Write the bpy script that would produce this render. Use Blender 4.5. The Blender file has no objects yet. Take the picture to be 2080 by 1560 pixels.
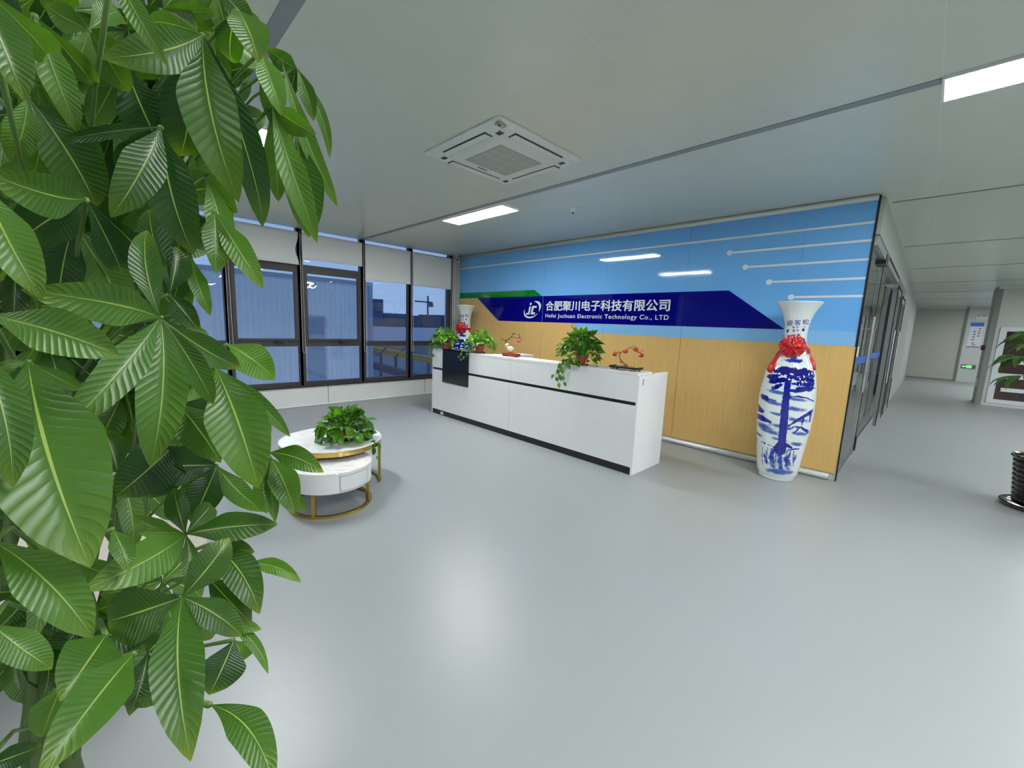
import bpy, math, random
import numpy as np
from mathutils import Vector, Matrix
SC = bpy.context.scene
COL = SC.collection
# ------------------------------------------------------------------ camera
F, YAW, PITCH, ROLL, CAMH = 826.41, 0.79023, 0.143649, 0.040089, 1.48
_cy, _sy = math.cos(YAW), math.sin(YAW)
FWD = Vector((-_sy*math.cos(PITCH), _cy*math.cos(PITCH), -math.sin(PITCH)))
_r = Vector((_cy, _sy, 0)); _u = _r.cross(FWD)
RT = _r*math.cos(ROLL) + _u*math.sin(ROLL); UP = -_r*math.sin(ROLL) + _u*math.cos(ROLL)
CAMP = Vector((0, 0, CAMH))
cd = bpy.data.cameras.new('camera'); cam = bpy.data.objects.new('camera', cd); COL.objects.link(cam)
cd.sensor_fit = 'HORIZONTAL'; cd.sensor_width = 36; cd.lens = F/2080*36; cd.clip_start = 0.02; cd.clip_end = 500
cam.matrix_world = Matrix.Translation(CAMP) @ Matrix((RT, UP, -FWD)).transposed().to_4x4()
SC.camera = cam
# ------------------------------------------------------------------ world, exposure
wd = bpy.data.worlds.new('world'); SC.world = wd; wd.use_nodes = True
nt = wd.node_tree; nt.nodes.clear()
wo = nt.nodes.new('ShaderNodeOutputWorld'); bg = nt.nodes.new('ShaderNodeBackground')
tc = nt.nodes.new('ShaderNodeTexCoord'); sx = nt.nodes.new('ShaderNodeSeparateXYZ'); rp = nt.nodes.new('ShaderNodeValToRGB')
nt.links.new(tc.outputs['Generated'], sx.inputs[0]); nt.links.new(sx.outputs['Z'], rp.inputs[0])
rp.color_ramp.elements[0].position = 0.0; rp.color_ramp.elements[0].color = (.26, .37, .55, 1)
rp.color_ramp.elements[1].position = .6; rp.color_ramp.elements[1].color = (.18, .28, .46, 1)
nt.links.new(rp.outputs[0], bg.inputs[0]); bg.inputs[1].default_value = 1.75
nt.links.new(bg.outputs[0], wo.inputs[0])
SC.view_settings.view_transform = 'Standard'; SC.view_settings.look = 'None'
SC.view_settings.exposure = 0.0; SC.view_settings.gamma = 1.0; SC.view_settings.use_curve_mapping = False
LAMP = 62      # brightness of the ceiling panels
# ------------------------------------------------------------------ pixel -> place helpers
def ray(px, py): return FWD*F + RT*(px-1040) + UP*(780-py)
def hit(px, py, ax, val):
    d = ray(px, py); return CAMP + d*((val-CAMP[ax])/d[ax])
def at(px, py, dist):
    d = ray(px, py); return CAMP + d.normalized()*dist
# ------------------------------------------------------------------ materials
def lin(c):
    return tuple(((x/255)/12.92 if x/255 <= .04045 else ((x/255+.055)/1.055)**2.4) for x in c) + (1,)
def mat(name, rgb, rough=.5, metal=0, spec=.5, coat=0, noise=None, bump=None, emit=None, trans=0):
    m = bpy.data.materials.new(name); m.use_nodes = True; n = m.node_tree; b = n.nodes['Principled BSDF']
    c = lin(rgb); b.inputs['Base Color'].default_value = c
    b.inputs['Roughness'].default_value = rough; b.inputs['Metallic'].default_value = metal
    b.inputs['Specular IOR Level'].default_value = spec; b.inputs['Coat Weight'].default_value = coat
    b.inputs['Coat Roughness'].default_value = .05; b.inputs['Transmission Weight'].default_value = trans
    if emit: b.inputs['Emission Color'].default_value = lin(emit[0]); b.inputs['Emission Strength'].default_value = emit[1]
    t = n.nodes.new('ShaderNodeTexCoord')
    sc, amt = noise or (6, .04)
    x = n.nodes.new('ShaderNodeTexNoise'); x.inputs['Scale'].default_value = sc; x.inputs['Detail'].default_value = 4
    mx = n.nodes.new('ShaderNodeMix'); mx.data_type = 'RGBA'; mx.blend_type = 'MIX'
    mx.inputs[6].default_value = tuple(v*(1-amt) for v in c[:3])+(1,); mx.inputs[7].default_value = tuple(min(1, v*(1+amt)) for v in c[:3])+(1,)
    n.links.new(t.outputs['Object'], x.inputs['Vector']); n.links.new(x.outputs[0], mx.inputs[0]); n.links.new(mx.outputs[2], b.inputs['Base Color'])
    if bump:
        y = n.nodes.new('ShaderNodeTexNoise'); y.inputs['Scale'].default_value = bump[0]
        bp = n.nodes.new('ShaderNodeBump'); bp.inputs['Strength'].default_value = bump[1]; bp.inputs['Distance'].default_value = bump[2]
        n.links.new(t.outputs['Object'], y.inputs['Vector']); n.links.new(y.outputs[0], bp.inputs['Height']); n.links.new(bp.outputs[0], b.inputs['Normal'])
    return m
def glass(name, rgb, r0=.04, wav=.25):
    m = bpy.data.materials.new(name); m.use_nodes = True; n = m.node_tree; n.nodes.clear()
    o = n.nodes.new('ShaderNodeOutputMaterial'); mx = n.nodes.new('ShaderNodeMixShader'); fr = n.nodes.new('ShaderNodeFresnel')
    tr = n.nodes.new('ShaderNodeBsdfTransparent'); gl = n.nodes.new('ShaderNodeBsdfGlossy'); fr.inputs[0].default_value = r0
    tr.inputs[0].default_value = lin(rgb); gl.inputs[0].default_value = (1, 1, 1, 1); gl.inputs['Roughness'].default_value = .01
    t = n.nodes.new('ShaderNodeTexCoord'); y = n.nodes.new('ShaderNodeTexNoise'); y.inputs['Scale'].default_value = 2.2
    bp = n.nodes.new('ShaderNodeBump'); bp.inputs['Strength'].default_value = wav; bp.inputs['Distance'].default_value = .02
    n.links.new(t.outputs['Object'], y.inputs['Vector']); n.links.new(y.outputs[0], bp.inputs['Height']); n.links.new(bp.outputs[0], gl.inputs['Normal'])
    n.links.new(fr.outputs[0], mx.inputs[0]); n.links.new(tr.outputs[0], mx.inputs[1]); n.links.new(gl.outputs[0], mx.inputs[2]); n.links.new(mx.outputs[0], o.inputs[0])
    return m
def seam_mat(name, rgb, seam, px, ox, wx, rough, bump=None, axis='X', py=0, oy=0):
    """painted metal panels with thin joints every px metres"""
    m = mat(name, rgb, rough, bump=bump); n = m.node_tree; b = n.nodes['Principled BSDF']
    mx0 = [x for x in n.nodes if x.type == 'MIX'][0]
    t = [x for x in n.nodes if x.type == 'TEX_COORD'][0]
    s = n.nodes.new('ShaderNodeSeparateXYZ'); n.links.new(t.outputs['Object'], s.inputs[0])
    def band(out, p, o):
        a = n.nodes.new('ShaderNodeMath'); a.operation = 'SUBTRACT'; n.links.new(out, a.inputs[0]); a.inputs[1].default_value = o
        q = n.nodes.new('ShaderNodeMath'); q.operation = 'PINGPONG'; n.links.new(a.outputs[0], q.inputs[0]); q.inputs[1].default_value = p/2
        l = n.nodes.new('ShaderNodeMath'); l.operation = 'LESS_THAN'; n.links.new(q.outputs[0], l.inputs[0]); l.inputs[1].default_value = wx
        return l.outputs[0]
    fac = band(s.outputs[axis], px, ox)
    mx = n.nodes.new('ShaderNodeMix'); mx.data_type = 'RGBA'; n.links.new(fac, mx.inputs[0])
    n.links.new(mx0.outputs[2], mx.inputs[6]); mx.inputs[7].default_value = lin(seam); n.links.new(mx.outputs[2], b.inputs['Base Color'])
    return m
M = dict(
 floor=mat('floor_epoxy', (149, 155, 155), .36, spec=.5, noise=(1.3, .03), bump=(90, .06, .002)),
 ceil=seam_mat('ceiling_panel', (206, 212, 202), (214, 219, 211), 1.19, -.13, .0025, .26, bump=(1.2, .35, .006)),
 wall=mat('wall_panel', (192, 198, 192), .4, bump=(1.5, .2, .004)),
 sillw=seam_mat('sill_panel', (218, 222, 220), (60, 62, 62), 1.93, 2.62, .004, .45, axis='Y'),
 farw=mat('far_panel', (190, 192, 182), .5), whitew=mat('white_panel', (206, 210, 206), .45),
 strip=mat('ceiling_strip', (138, 146, 148), .5), alu=mat('aluminium', (196, 200, 202), .28, .85), alu2=mat('dull_aluminium', (140, 146, 144), .4, .5), satin=mat('white_aluminium', (214, 216, 214), .3, .35),
 frame=mat('window_frame', (62, 56, 56), .45), black=mat('black', (14, 15, 17), .35), gasket=mat('gasket', (20, 20, 22), .6),
 blind=mat('blind_fabric', (236, 238, 236), .85, noise=(220, .04)), whitep=mat('white_plastic', (222, 226, 224), .4),
 cord=mat('cord', (190, 190, 192), .5), pane=glass('window_glass', (232, 236, 242), 1.5), door_glass=glass('door_glass', (222, 232, 226), 1.45, .03),
 mblue=mat('mural_blue', (114, 182, 243), .05, spec=.55, noise=(.9, .03), bump=(2.0, .12, .004)), mlight=mat('mural_light_blue', (134, 190, 236), .06, noise=(.9, .03), bump=(2.0, .12, .004)),
 mnavy=mat('mural_navy', (6, 8, 122), .06, noise=(1.5, .05), bump=(2.0, .12, .004)), mgreen=mat('mural_green', (8, 132, 40), .08),
 mline=mat('mural_white', (226, 232, 236), .1), gap=mat('joint', (84, 134, 184), .6), woodgap=mat('wood_joint', (166, 134, 84), .6),
 desk=mat('desk_white', (232, 235, 235), .35, spec=.4), plinth=mat('desk_black', (22, 26, 30), .3), bpanel=mat('desk_black_gloss', (14, 22, 32), .18),
 gold=mat('gold', (200, 170, 88), .16, 1.0), marble=None, drum=mat('drum_white', (222, 226, 226), .3),
 panel=mat('light_diffuser', (255, 255, 255), .5, emit=((252, 253, 255), LAMP)), lframe=mat('light_frame', (225, 228, 228), .4),
 acw=mat('ac_white', (214, 220, 216), .4), acg=mat('ac_grille', (165, 172, 164), .6), dark=mat('dark_slot', (40, 44, 46), .6),
 red=mat('red_satin', (196, 16, 20), .32, spec=.6, noise=(8, .1)), soil=mat('soil', (120, 104, 78), .95, noise=(60, .3), bump=(60, .6, .01)),
 potred=mat('pot_red', (176, 70, 62), .35), clear=glass('clear_tray', (225, 230, 230), 1.3), petiole=mat('petiole_green', (82, 112, 46), .5), mainstem=mat('stem_bark_green', (66, 88, 42), .6, noise=(30, .2)), stem=mat('stem_green', (96, 140, 48), .5),
 bark=mat('bark', (112, 118, 84), .8, noise=(30, .3), bump=(40, .5, .01)), potblk=mat('pot_black', (16, 16, 16), .12, coat=.6), potbrown=mat('saucer_brown', (66, 26, 18), .2, coat=.5),
 potline=mat('pot_line', (126, 104, 90), .4), cream=mat('sofa_cream', (208, 202, 192), .8, noise=(30, .05), bump=(160, .4, .003)),
 twig=mat('twig', (70, 60, 36), .4, .3), twiggreen=mat('twig_green', (38, 62, 44), .4, .2), persimmon=mat('persimmon', (226, 66, 34), .15, coat=.6), persred=mat('persimmon_red', (196, 44, 20), .12, coat=.6),
 ivory=mat('ivory_gilt', (226, 214, 178), .3, .1, noise=(40, .35), bump=(70, .8, .01)), redwood=mat('redwood', (142, 44, 26), .3), goldleaf=mat('gilt', (158, 116, 52), .35, .75, noise=(60, .4)),
 bluefilm=mat('blue_film', (44, 98, 200), .4), paper=mat('paper', (226, 228, 230), .6), poster=mat('poster_white', (222, 230, 240), .5), pblue=mat('poster_blue', (40, 116, 214), .5),
 ink=mat('ink', (60, 92, 96), .6), inkred=mat('ink_red', (190, 96, 96), .6), skin=mat('poster_orange', (214, 160, 92), .6), exitg=mat('exit_green', (60, 220, 80), .5, emit=((90, 255, 90), 1.6)), exitw=mat('exit_white', (220, 240, 225), .5, emit=((200, 255, 210), .9)),
 exitb=mat('exit_body', (88, 104, 96), .5), brown=mat('brown_glass', (64, 50, 44), .1, noise=(2.5, .4)), upvc=mat('upvc', (214, 222, 226), .35), alarm=mat('alarm_red', (96, 20, 28), .4),
 grayp=mat('post_grey', (128, 134, 128), .5), outw=None, roof=mat('roof_pale', (150, 165, 185), .8), outdark=mat('skyline', (78, 98, 126), .9), yellow=mat('beam_yellow', (180, 150, 80), .7), glaze=mat('glaze', (226, 232, 228), .08, coat=.5),
 inkblue=mat('cobalt', (18, 44, 150), .15), foot=mat('foot', (40, 40, 40), .6))
# window-side outdoor corrugated cladding
def corrug():
    m = mat('corrugated', (225, 230, 236), .6); n = m.node_tree; b = n.nodes['Principled BSDF']
    t = [x for x in n.nodes if x.type == 'TEX_COORD'][0]
    w = n.nodes.new('ShaderNodeTexWave'); w.bands_direction = 'Y'; w.inputs['Scale'].default_value = 1.2; w.inputs['Distortion'].default_value = 0
    bp = n.nodes.new('ShaderNodeBump'); bp.inputs['Strength'].default_value = .8; bp.inputs['Distance'].default_value = .05
    n.links.new(t.outputs['Object'], w.inputs['Vector']); n.links.new(w.outputs['Fac'], bp.inputs['Height']); n.links.new(bp.outputs[0], b.inputs['Normal'])
    return m
M['outw'] = corrug()
def wood():
    m = mat('mural_wood', (205, 168, 106), .28, spec=.35); n = m.node_tree; b = n.nodes['Principled BSDF']
    t = [x for x in n.nodes if x.type == 'TEX_COORD'][0]
    mp = n.nodes.new('ShaderNodeMapping'); mp.inputs['Scale'].default_value = (14, 14, .9)
    x = n.nodes.new('ShaderNodeTexNoise'); x.inputs['Scale'].default_value = 3; x.inputs['Detail'].default_value = 6
    r = n.nodes.new('ShaderNodeValToRGB'); r.color_ramp.elements[0].color = lin((209, 173, 106)); r.color_ramp.elements[1].color = lin((217, 181, 113))
    r.color_ramp.elements[0].position = .3; r.color_ramp.elements[1].position = .6
    n.links.new(t.outputs['Object'], mp.inputs[0]); n.links.new(mp.outputs[0], x.inputs['Vector']); n.links.new(x.outputs[0], r.inputs[0]); n.links.new(r.outputs[0], b.inputs['Base Color'])
    return m
M['wood'] = wood()
def marble():
    m = mat('marble', (236, 236, 236), .06, coat=.4); n = m.node_tree; b = n.nodes['Principled BSDF']
    t = [x for x in n.nodes if x.type == 'TEX_COORD'][0]
    x = n.nodes.new('ShaderNodeTexNoise'); x.inputs['Scale'].default_value = 2.6; x.inputs['Detail'].default_value = 3; x.inputs['Distortion'].default_value = 1.6
    a = n.nodes.new('ShaderNodeMath'); a.operation = 'SUBTRACT'; a.inputs[1].default_value = .5
    c = n.nodes.new('ShaderNodeMath'); c.operation = 'ABSOLUTE'
    r = n.nodes.new('ShaderNodeValToRGB'); r.color_ramp.elements[0].color = lin((206, 208, 206)); r.color_ramp.elements[1].color = lin((236, 236, 236))
    r.color_ramp.elements[1].position = .016
    n.links.new(t.outputs['Object'], x.inputs['Vector']); n.links.new(x.outputs[0], a.inputs[0]); n.links.new(a.outputs[0], c.inputs[0]); n.links.new(c.outputs[0], r.inputs[0]); n.links.new(r.outputs[0], b.inputs['Base Color'])
    return m
M['marble'] = marble()
def leafmat(name, dark, light, rib, veins=19, trans=.36, rough=.38, bumpd=.002, old=0):
    """green leaf: midrib, side-vein relief, thin translucent blade; UV.x along the leaf, UV.y across"""
    m = bpy.data.materials.new(name); m.use_nodes = True; n = m.node_tree; b = n.nodes['Principled BSDF']; out = [x for x in n.nodes if x.type == 'OUTPUT_MATERIAL'][0]
    L = n.links.new
    def math_(op, a, c=None, d=None):
        q = n.nodes.new('ShaderNodeMath'); q.operation = op
        for i, v in enumerate((a, c, d)):
            if v is None: continue
            if isinstance(v, (int, float)): q.inputs[i].default_value = v
            else: L(v, q.inputs[i])
        return q.outputs[0]
    uv = n.nodes.new('ShaderNodeUVMap'); uv.uv_map = 'UV'; s = n.nodes.new('ShaderNodeSeparateXYZ'); L(uv.outputs[0], s.inputs[0])
    ac = math_('ABSOLUTE', math_('SUBTRACT', s.outputs['Y'], .5))          # 0 at the midrib, .5 at the edge
    ph = math_('SUBTRACT', s.outputs['X'], math_('MULTIPLY', ac, .24))
    tcn = n.nodes.new('ShaderNodeTexCoord'); nz = n.nodes.new('ShaderNodeTexNoise'); nz.inputs['Scale'].default_value = 26; L(tcn.outputs['Object'], nz.inputs['Vector'])
    ph2 = math_('ADD', math_('MULTIPLY', ph, 6.2832*veins), math_('MULTIPLY', nz.outputs[0], 3.0))
    wave = math_('ABSOLUTE', math_('SINE', math_('MULTIPLY', ph2, .5)))     # 0 on veins
    groove = math_('MULTIPLY', math_('POWER', wave, .5), math_('MINIMUM', math_('MULTIPLY', ac, 6), 1))
    bp = n.nodes.new('ShaderNodeBump'); bp.inputs['Strength'].default_value = .3; bp.inputs['Distance'].default_value = bumpd; L(groove, bp.inputs['Height']); L(bp.outputs[0], b.inputs['Normal'])
    at_ = n.nodes.new('ShaderNodeAttribute'); at_.attribute_name = 'tint'
    n2 = n.nodes.new('ShaderNodeTexNoise'); n2.inputs['Scale'].default_value = 9; L(tcn.outputs['Object'], n2.inputs['Vector'])
    f = math_('ADD', at_.outputs['Fac'], math_('MULTIPLY', math_('SUBTRACT', n2.outputs[0], .5), .5))
    m1 = n.nodes.new('ShaderNodeMix'); m1.data_type = 'RGBA'; L(f, m1.inputs[0]); m1.inputs[6].default_value = lin(dark); m1.inputs[7].default_value = lin(light)
    rb = math_('LESS_THAN', ac, math_('SUBTRACT', .024, math_('MULTIPLY', s.outputs['X'], .017)))
    m2 = n.nodes.new('ShaderNodeMix'); m2.data_type = 'RGBA'; L(rb, m2.inputs[0]); L(m1.outputs[2], m2.inputs[6]); m2.inputs[7].default_value = lin(rib)
    # yellowing at the tip of some leaves
    tipf = math_('MULTIPLY', math_('MULTIPLY', math_('POWER', s.outputs['X'], 9), nz.outputs[0]), 1.1)
    m3 = n.nodes.new('ShaderNodeMix'); m3.data_type = 'RGBA'; L(tipf, m3.inputs[0]); L(m2.outputs[2], m3.inputs[6]); m3.inputs[7].default_value = lin((120, 140, 44))
    L(m3.outputs[2], b.inputs['Base Color']); b.inputs['Roughness'].default_value = rough; b.inputs['Specular IOR Level'].default_value = .45
    tl = n.nodes.new('ShaderNodeBsdfTranslucent'); hs = n.nodes.new('ShaderNodeMix'); hs.data_type = 'RGBA'; hs.blend_type = 'MULTIPLY'; hs.inputs[0].default_value = 1
    L(m3.outputs[2], hs.inputs[6]); hs.inputs[7].default_value = (2.1, 2.3, .45, 1); L(hs.outputs[2], tl.inputs[0])
    ms = n.nodes.new('ShaderNodeMixShader'); ms.inputs[0].default_value = trans; L(b.outputs[0], ms.inputs[1]); L(tl.outputs[0], ms.inputs[2]); L(ms.outputs[0], out.inputs[0])
    return m
M['pachira'] = leafmat('money_tree_leaf', (30, 66, 22), (90, 132, 48), (146, 166, 88))
M['pothos'] = leafmat('pothos_leaf', (34, 84, 16), (98, 152, 42), (130, 170, 70), veins=5, trans=.3, rough=.35, bumpd=.002)
# ------------------------------------------------------------------ mesh building
class MB:
    def __init__(s): s.v = []; s.f = []; s.mi = []; s.m = []; s.uv = {}; s.tint = {}
    def _m(s, m):
        m = M[m] if isinstance(m, str) else m
        if m not in s.m: s.m.append(m)
        return s.m.index(m)
    def add(s, vs, fs, m):
        o = len(s.v); s.v += [tuple(v) for v in vs]; k = s._m(m)
        for f in fs: s.f.append(tuple(i+o for i in f)); s.mi.append(k)
        return s
    def box(s, x0, x1, y0, y1, z0, z1, m):
        vs = [(x, y, z) for x in (x0, x1) for y in (y0, y1) for z in (z0, z1)]
        return s.add(vs, [(0, 1, 3, 2), (4, 6, 7, 5), (0, 4, 5, 1), (2, 3, 7, 6), (0, 2, 6, 4), (1, 5, 7, 3)], m)
    def prism(s, pts, n, m):
        """closed outline pts (3D, planar) given thickness along vector n"""
        k = len(pts); n = Vector(n); a = [Vector(p) for p in pts]; b = [p+n for p in a]
        return s.add(a+b, [tuple(range(k))[::-1], tuple(range(k, 2*k))] + [(i, (i+1) % k, k+(i+1) % k, k+i) for i in range(k)], m)
    def tube(s, pts, r, m, n=8, cap=True):
        P = [Vector(p) for p in pts]; R = r if isinstance(r, (list, tuple)) else [r]*len(P)
        vs = []; fs = []; up = None
        for i, p in enumerate(P):
            t = (P[min(i+1, len(P)-1)]-P[max(i-1, 0)]); t = t.normalized() if t.length > 1e-9 else Vector((0, 0, 1))
            if up is None: up = t.orthogonal().normalized()
            else:
                up = up - t*up.dot(t); up = up.normalized() if up.length > 1e-6 else t.orthogonal().normalized()
            w = t.cross(up)
            for j in range(n):
                a = 2*math.pi*j/n; vs.append(p + (up*math.cos(a)+w*math.sin(a))*R[i])
        for i in range(len(P)-1):
            for j in range(n): fs.append((i*n+j, i*n+(j+1) % n, (i+1)*n+(j+1) % n, (i+1)*n+j))
        if cap: fs += [tuple(range(n))[::-1], tuple(range((len(P)-1)*n, len(P)*n))]
        return s.add(vs, fs, m)
    def lathe(s, prof, c, m, n=48, mats=None):
        vs = [(c[0]+r*math.cos(2*math.pi*j/n), c[1]+r*math.sin(2*math.pi*j/n), c[2]+z) for r, z in prof for j in range(n)]
        for i in range(len(prof)-1):
            pass
        o = len(s.v); s.v += vs
        for i in range(len(prof)-1):
            k = s._m(mats[i] if mats else m)
            for j in range(n): s.f.append((o+i*n+j, o+i*n+(j+1) % n, o+(i+1)*n+(j+1) % n, o+(i+1)*n+j)); s.mi.append(k)
        return s
    def ball(s, c, r, m, sq=(1, 1, 1), n=14, k=9):
        vs = []; fs = []
        for i in range(k+1):
            ph = math.pi*i/k
            for j in range(n):
                a = 2*math.pi*j/n; vs.append((c[0]+r*sq[0]*math.sin(ph)*math.cos(a), c[1]+r*sq[1]*math.sin(ph)*math.sin(a), c[2]+r*sq[2]*math.cos(ph)))
        for i in range(k):
            for j in range(n): fs.append((i*n+j, (i+1)*n+j, (i+1)*n+(j+1) % n, i*n+(j+1) % n))
        return s.add(vs, fs, m)
    def blade(s, base, tip, width, nrm, m, arch=.1, fold=.25, wave=0, side=0, tint=.5, shape='lance', nl=14, nw=6, seed=0):
        """one leaf blade from base to tip, cupped along its midrib"""
        base, tip, nrm = Vector(base), Vector(tip), Vector(nrm); ax = tip-base; L = ax.length; ax = ax/L
        sd = nrm.cross(ax).normalized(); nn = ax.cross(sd).normalized(); rnd = random.Random(seed)
        p1, p2 = rnd.random()*6.28, rnd.random()*6.28; o = len(s.v); k = s._m(m)
        for i in range(nl+1):
            t = i/nl
            if shape == 'lance':
                w = (math.sin(math.pi*min(1, t**.92))**.62)*(.22+.78*min(1, t*2.3))
                if t > .86: w = w*(1-(t-.86)/.14*.3)
                if t < .05: w = max(w, .03)
                if i == nl: w = .008
            elif shape == 'ovate':
                w = math.sin(math.pi*t**.62)**.85
                if i == nl: w = .01
            else:       # heart
                w = (math.sin(math.pi*(t*.9+.1)**.55)) if t > 0 else .55
                if i == nl: w = .01
            c = base+ax*(L*t)+nn*(arch*L*(4*t*(1-t)))+sd*(side*L*4*t*(1-t))
            c -= nn*(arch*L*1.2*max(0, t-.7)**2*6)
            for j in range(nw+1):
                q = (j/nw-.5)*2; ww = w*width/2
                hgt = fold*abs(q)*ww + wave*width*math.sin(t*14+p1+(0 if q < 0 else p2))*q*q*.5
                s.v.append(tuple(c+sd*(q*ww*math.cos(fold*.8))+nn*hgt)); s.uv[len(s.v)-1] = (t, (q+1)/2); s.tint[len(s.v)-1] = tint
        for i in range(nl):
            for j in range(nw):
                a = o+i*(nw+1)+j; s.f.append((a, a+1, a+nw+2, a+nw+1)); s.mi.append(k)
        return s
    def build(s, name, parent=None, smooth=False, origin=None, auto=None):
        me = bpy.data.meshes.new(name)
        if origin is None:
            a = np.array(s.v); origin = Vector(((a[:, 0].min()+a[:, 0].max())/2, (a[:, 1].min()+a[:, 1].max())/2, a[:, 2].min()))
        origin = Vector(origin)
        base = parent_loc(parent)
        me.from_pydata([tuple(Vector(v)-origin) for v in s.v], [], s.f)
        for m in s.m: me.materials.append(m)
        me.polygons.foreach_set('material_index', s.mi)
        if s.uv:
            uvl = me.uv_layers.new(name='UV'); idx = np.zeros(len(me.loops), dtype=int); me.loops.foreach_get('vertex_index', idx)
            arr = np.array([s.uv.get(i, (0, .2)) for i in range(len(s.v))]); uvl.data.foreach_set('uv', arr[idx].ravel())
            at_ = me.attributes.new('tint', 'FLOAT', 'POINT'); at_.data.foreach_set('value', [s.tint.get(i, .5) for i in range(len(s.v))])
        me.update()
        if smooth:
            me.polygons.foreach_set('use_smooth', [True]*len(me.polygons))
            if auto: me.set_sharp_from_angle(angle=auto)
        o = bpy.data.objects.new(name, me); COL.objects.link(o)
        if parent: o.parent = parent
        o.location = origin-base
        return o
_abs = {}
def parent_loc(p):
    l = Vector((0, 0, 0))
    while p: l = l+p.location; p = p.parent
    return l
def tag(o, label=None, cat=None, group=None, kind=None):
    if label: o['label'] = label
    if cat: o['category'] = cat
    if group: o['group'] = group
    if kind: o['kind'] = kind
    return o
def thing(name, loc, label, cat, group=None):
    o = bpy.data.objects.new(name, None); COL.objects.link(o); o.location = loc; o.empty_display_size = .05
    return tag(o, label, cat, group)
def struct(name, mb, label=None, **k):
    o = mb.build(name, **k); o['kind'] = 'structure'
    if label: o['label'] = label; o['category'] = name.split('_')[0]
    return o
def copy_tree(o, parent=None):
    c = o.copy(); COL.objects.link(c); c.parent = parent
    for ch in list(o.children): copy_tree(ch, c)
    return c
def text_shape(body, bold=0, size=1.0, spacing=1.0, depth=0):
    if any(ord(c) > 0x2e80 for c in body) and bold:
        v, f = text_shape(body, 0, size, spacing, depth); V = []; Fc = []
        for k, (dx, dy) in enumerate(((0, 0), (bold, 0), (-bold, 0), (0, bold*.7), (0, -bold*.7), (bold*.8, bold*.5), (-bold*.8, -bold*.5))):
            o = len(V); V += [(a[0]+dx, a[1]+dy, k*.0001) for a in v]; Fc += [tuple(i+o for i in g) for g in f]
        return np.array(V), Fc
    cu = bpy.data.curves.new('lettering', 'FONT'); cu.body = body; cu.size = size; cu.offset = bold; cu.space_character = spacing; cu.resolution_u = 4; cu.extrude = depth; cu.fill_mode = 'FRONT' if not depth else 'BOTH'
    ob = bpy.data.objects.new('lettering', cu); COL.objects.link(ob)
    bpy.context.view_layer.update()
    me = bpy.data.meshes.new_from_object(ob.evaluated_get(bpy.context.evaluated_depsgraph_get()))
    vs = np.array([v.co[:] for v in me.vertices]); fs = [tuple(p.vertices) for p in me.polygons]
    bpy.data.objects.remove(ob); bpy.data.meshes.remove(me); return vs, fs
# ------------------------------------------------------------------ dimensions
D, W, XR, HC = 5.3115, 7.1488, -.498, 2.849
XE, YF, YB = 12.0, -6.5, 23.5
# ================================================================== SETTING
struct('floor', MB().box(-W-.3, XE+.2, YF-.2, YB+.3, -.12, 0, 'floor'), 'pale blue-grey epoxy floor with soft lamp reflections', origin=(0, 0, 0))
struct('ceiling', MB().box(-W-.01, XE+.2, YF-.2, YB+.3, HC, HC+.1, 'ceil'), 'greyish white metal panel ceiling with thin seams', origin=(0, 0, 0))
n = 1
for y0, y1 in ((-5.02, -4.95), (-2.01, -1.94), (.64, .715), (3.205, 3.27), (5.69, 5.72), (8.43, 8.46), (11.05, 11.08), (13.74, 13.77), (16.4, 16.43), (19.1, 19.13)):
    x0 = -W if y0 < 5 else XR+.06
    struct('trim_%d' % n, MB().box(x0, XE, y0, y1, HC-.004, HC+.02, 'strip' if y0 < 5 else 'grayp')); n += 1
struct('wall_front', MB().box(-W-.3, XE+.2, YF-.2, YF, 0, HC, 'wall'))
struct('wall_right', MB().box(XE, XE+.2, YF, YB, 0, HC, 'wall'))
struct('wall_far', MB().box(-8, 4, YB, YB+.2, 0, HC, 'farw').box(.92, 4, YB-.06, YB, 0, HC, 'whitew').box(.86, .92, YB-.08, YB, 0, HC, 'grayp'), 'grey wall closing the far end of the corridor')
struct('baseboard_far', MB().box(-1, .9, YB-.03, YB-.005, 0, .05, 'grayp').box(-1, .9, YB-.04, YB-.005, HC-.06, HC-.001, 'satin'))
# block on the right of the corridor, with white framed brown windows
BX, BY = .99, 15.3
struct('wall_corridor', MB().box(BX, BX+.1, BY, BY+.9, 0, HC, 'grayp').box(BX+.1, 1.16, BY, BY+.9, 0, HC, 'wall').box(1.16, 9, BY, BY+.9, 1.9, HC, 'wall').box(1.16, 9, BY, BY+.9, 0, .06, 'upvc').box(9, XE, BY, BY+.9, 0, HC, 'wall').box(1.16, 9, BY+.5, BY+.9, .06, 1.9, 'wall')
       .box(BX+.1, XE, BY-.02, BY, 0, .05, 'satin').box(BX+.02, XE, BY-.03, BY, HC-.05, HC-.001, 'satin'), 'grey wall beside the corridor behind white framed windows')
for i in range(4):
    x0 = 1.16+i*1.96
    w = MB(); e = .11
    for a, b in ((x0, x0+e), (x0+.78, x0+.86), (x0+1.96-e/2, x0+1.96)): w.box(a, b, BY-.03, BY+.08, .06, 1.9, 'upvc')
    for a, b in ((.06, .16), (.68, .80), (1.80, 1.9)): w.box(x0, x0+1.96, BY-.025, BY+.07, a, b, 'upvc')
    wi = struct('window_%d' % (20+i), w)
    MB().box(x0+.02, x0+1.94, BY+.03, BY+.05, .08, 1.88, 'brown').build('pane', wi)
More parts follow.
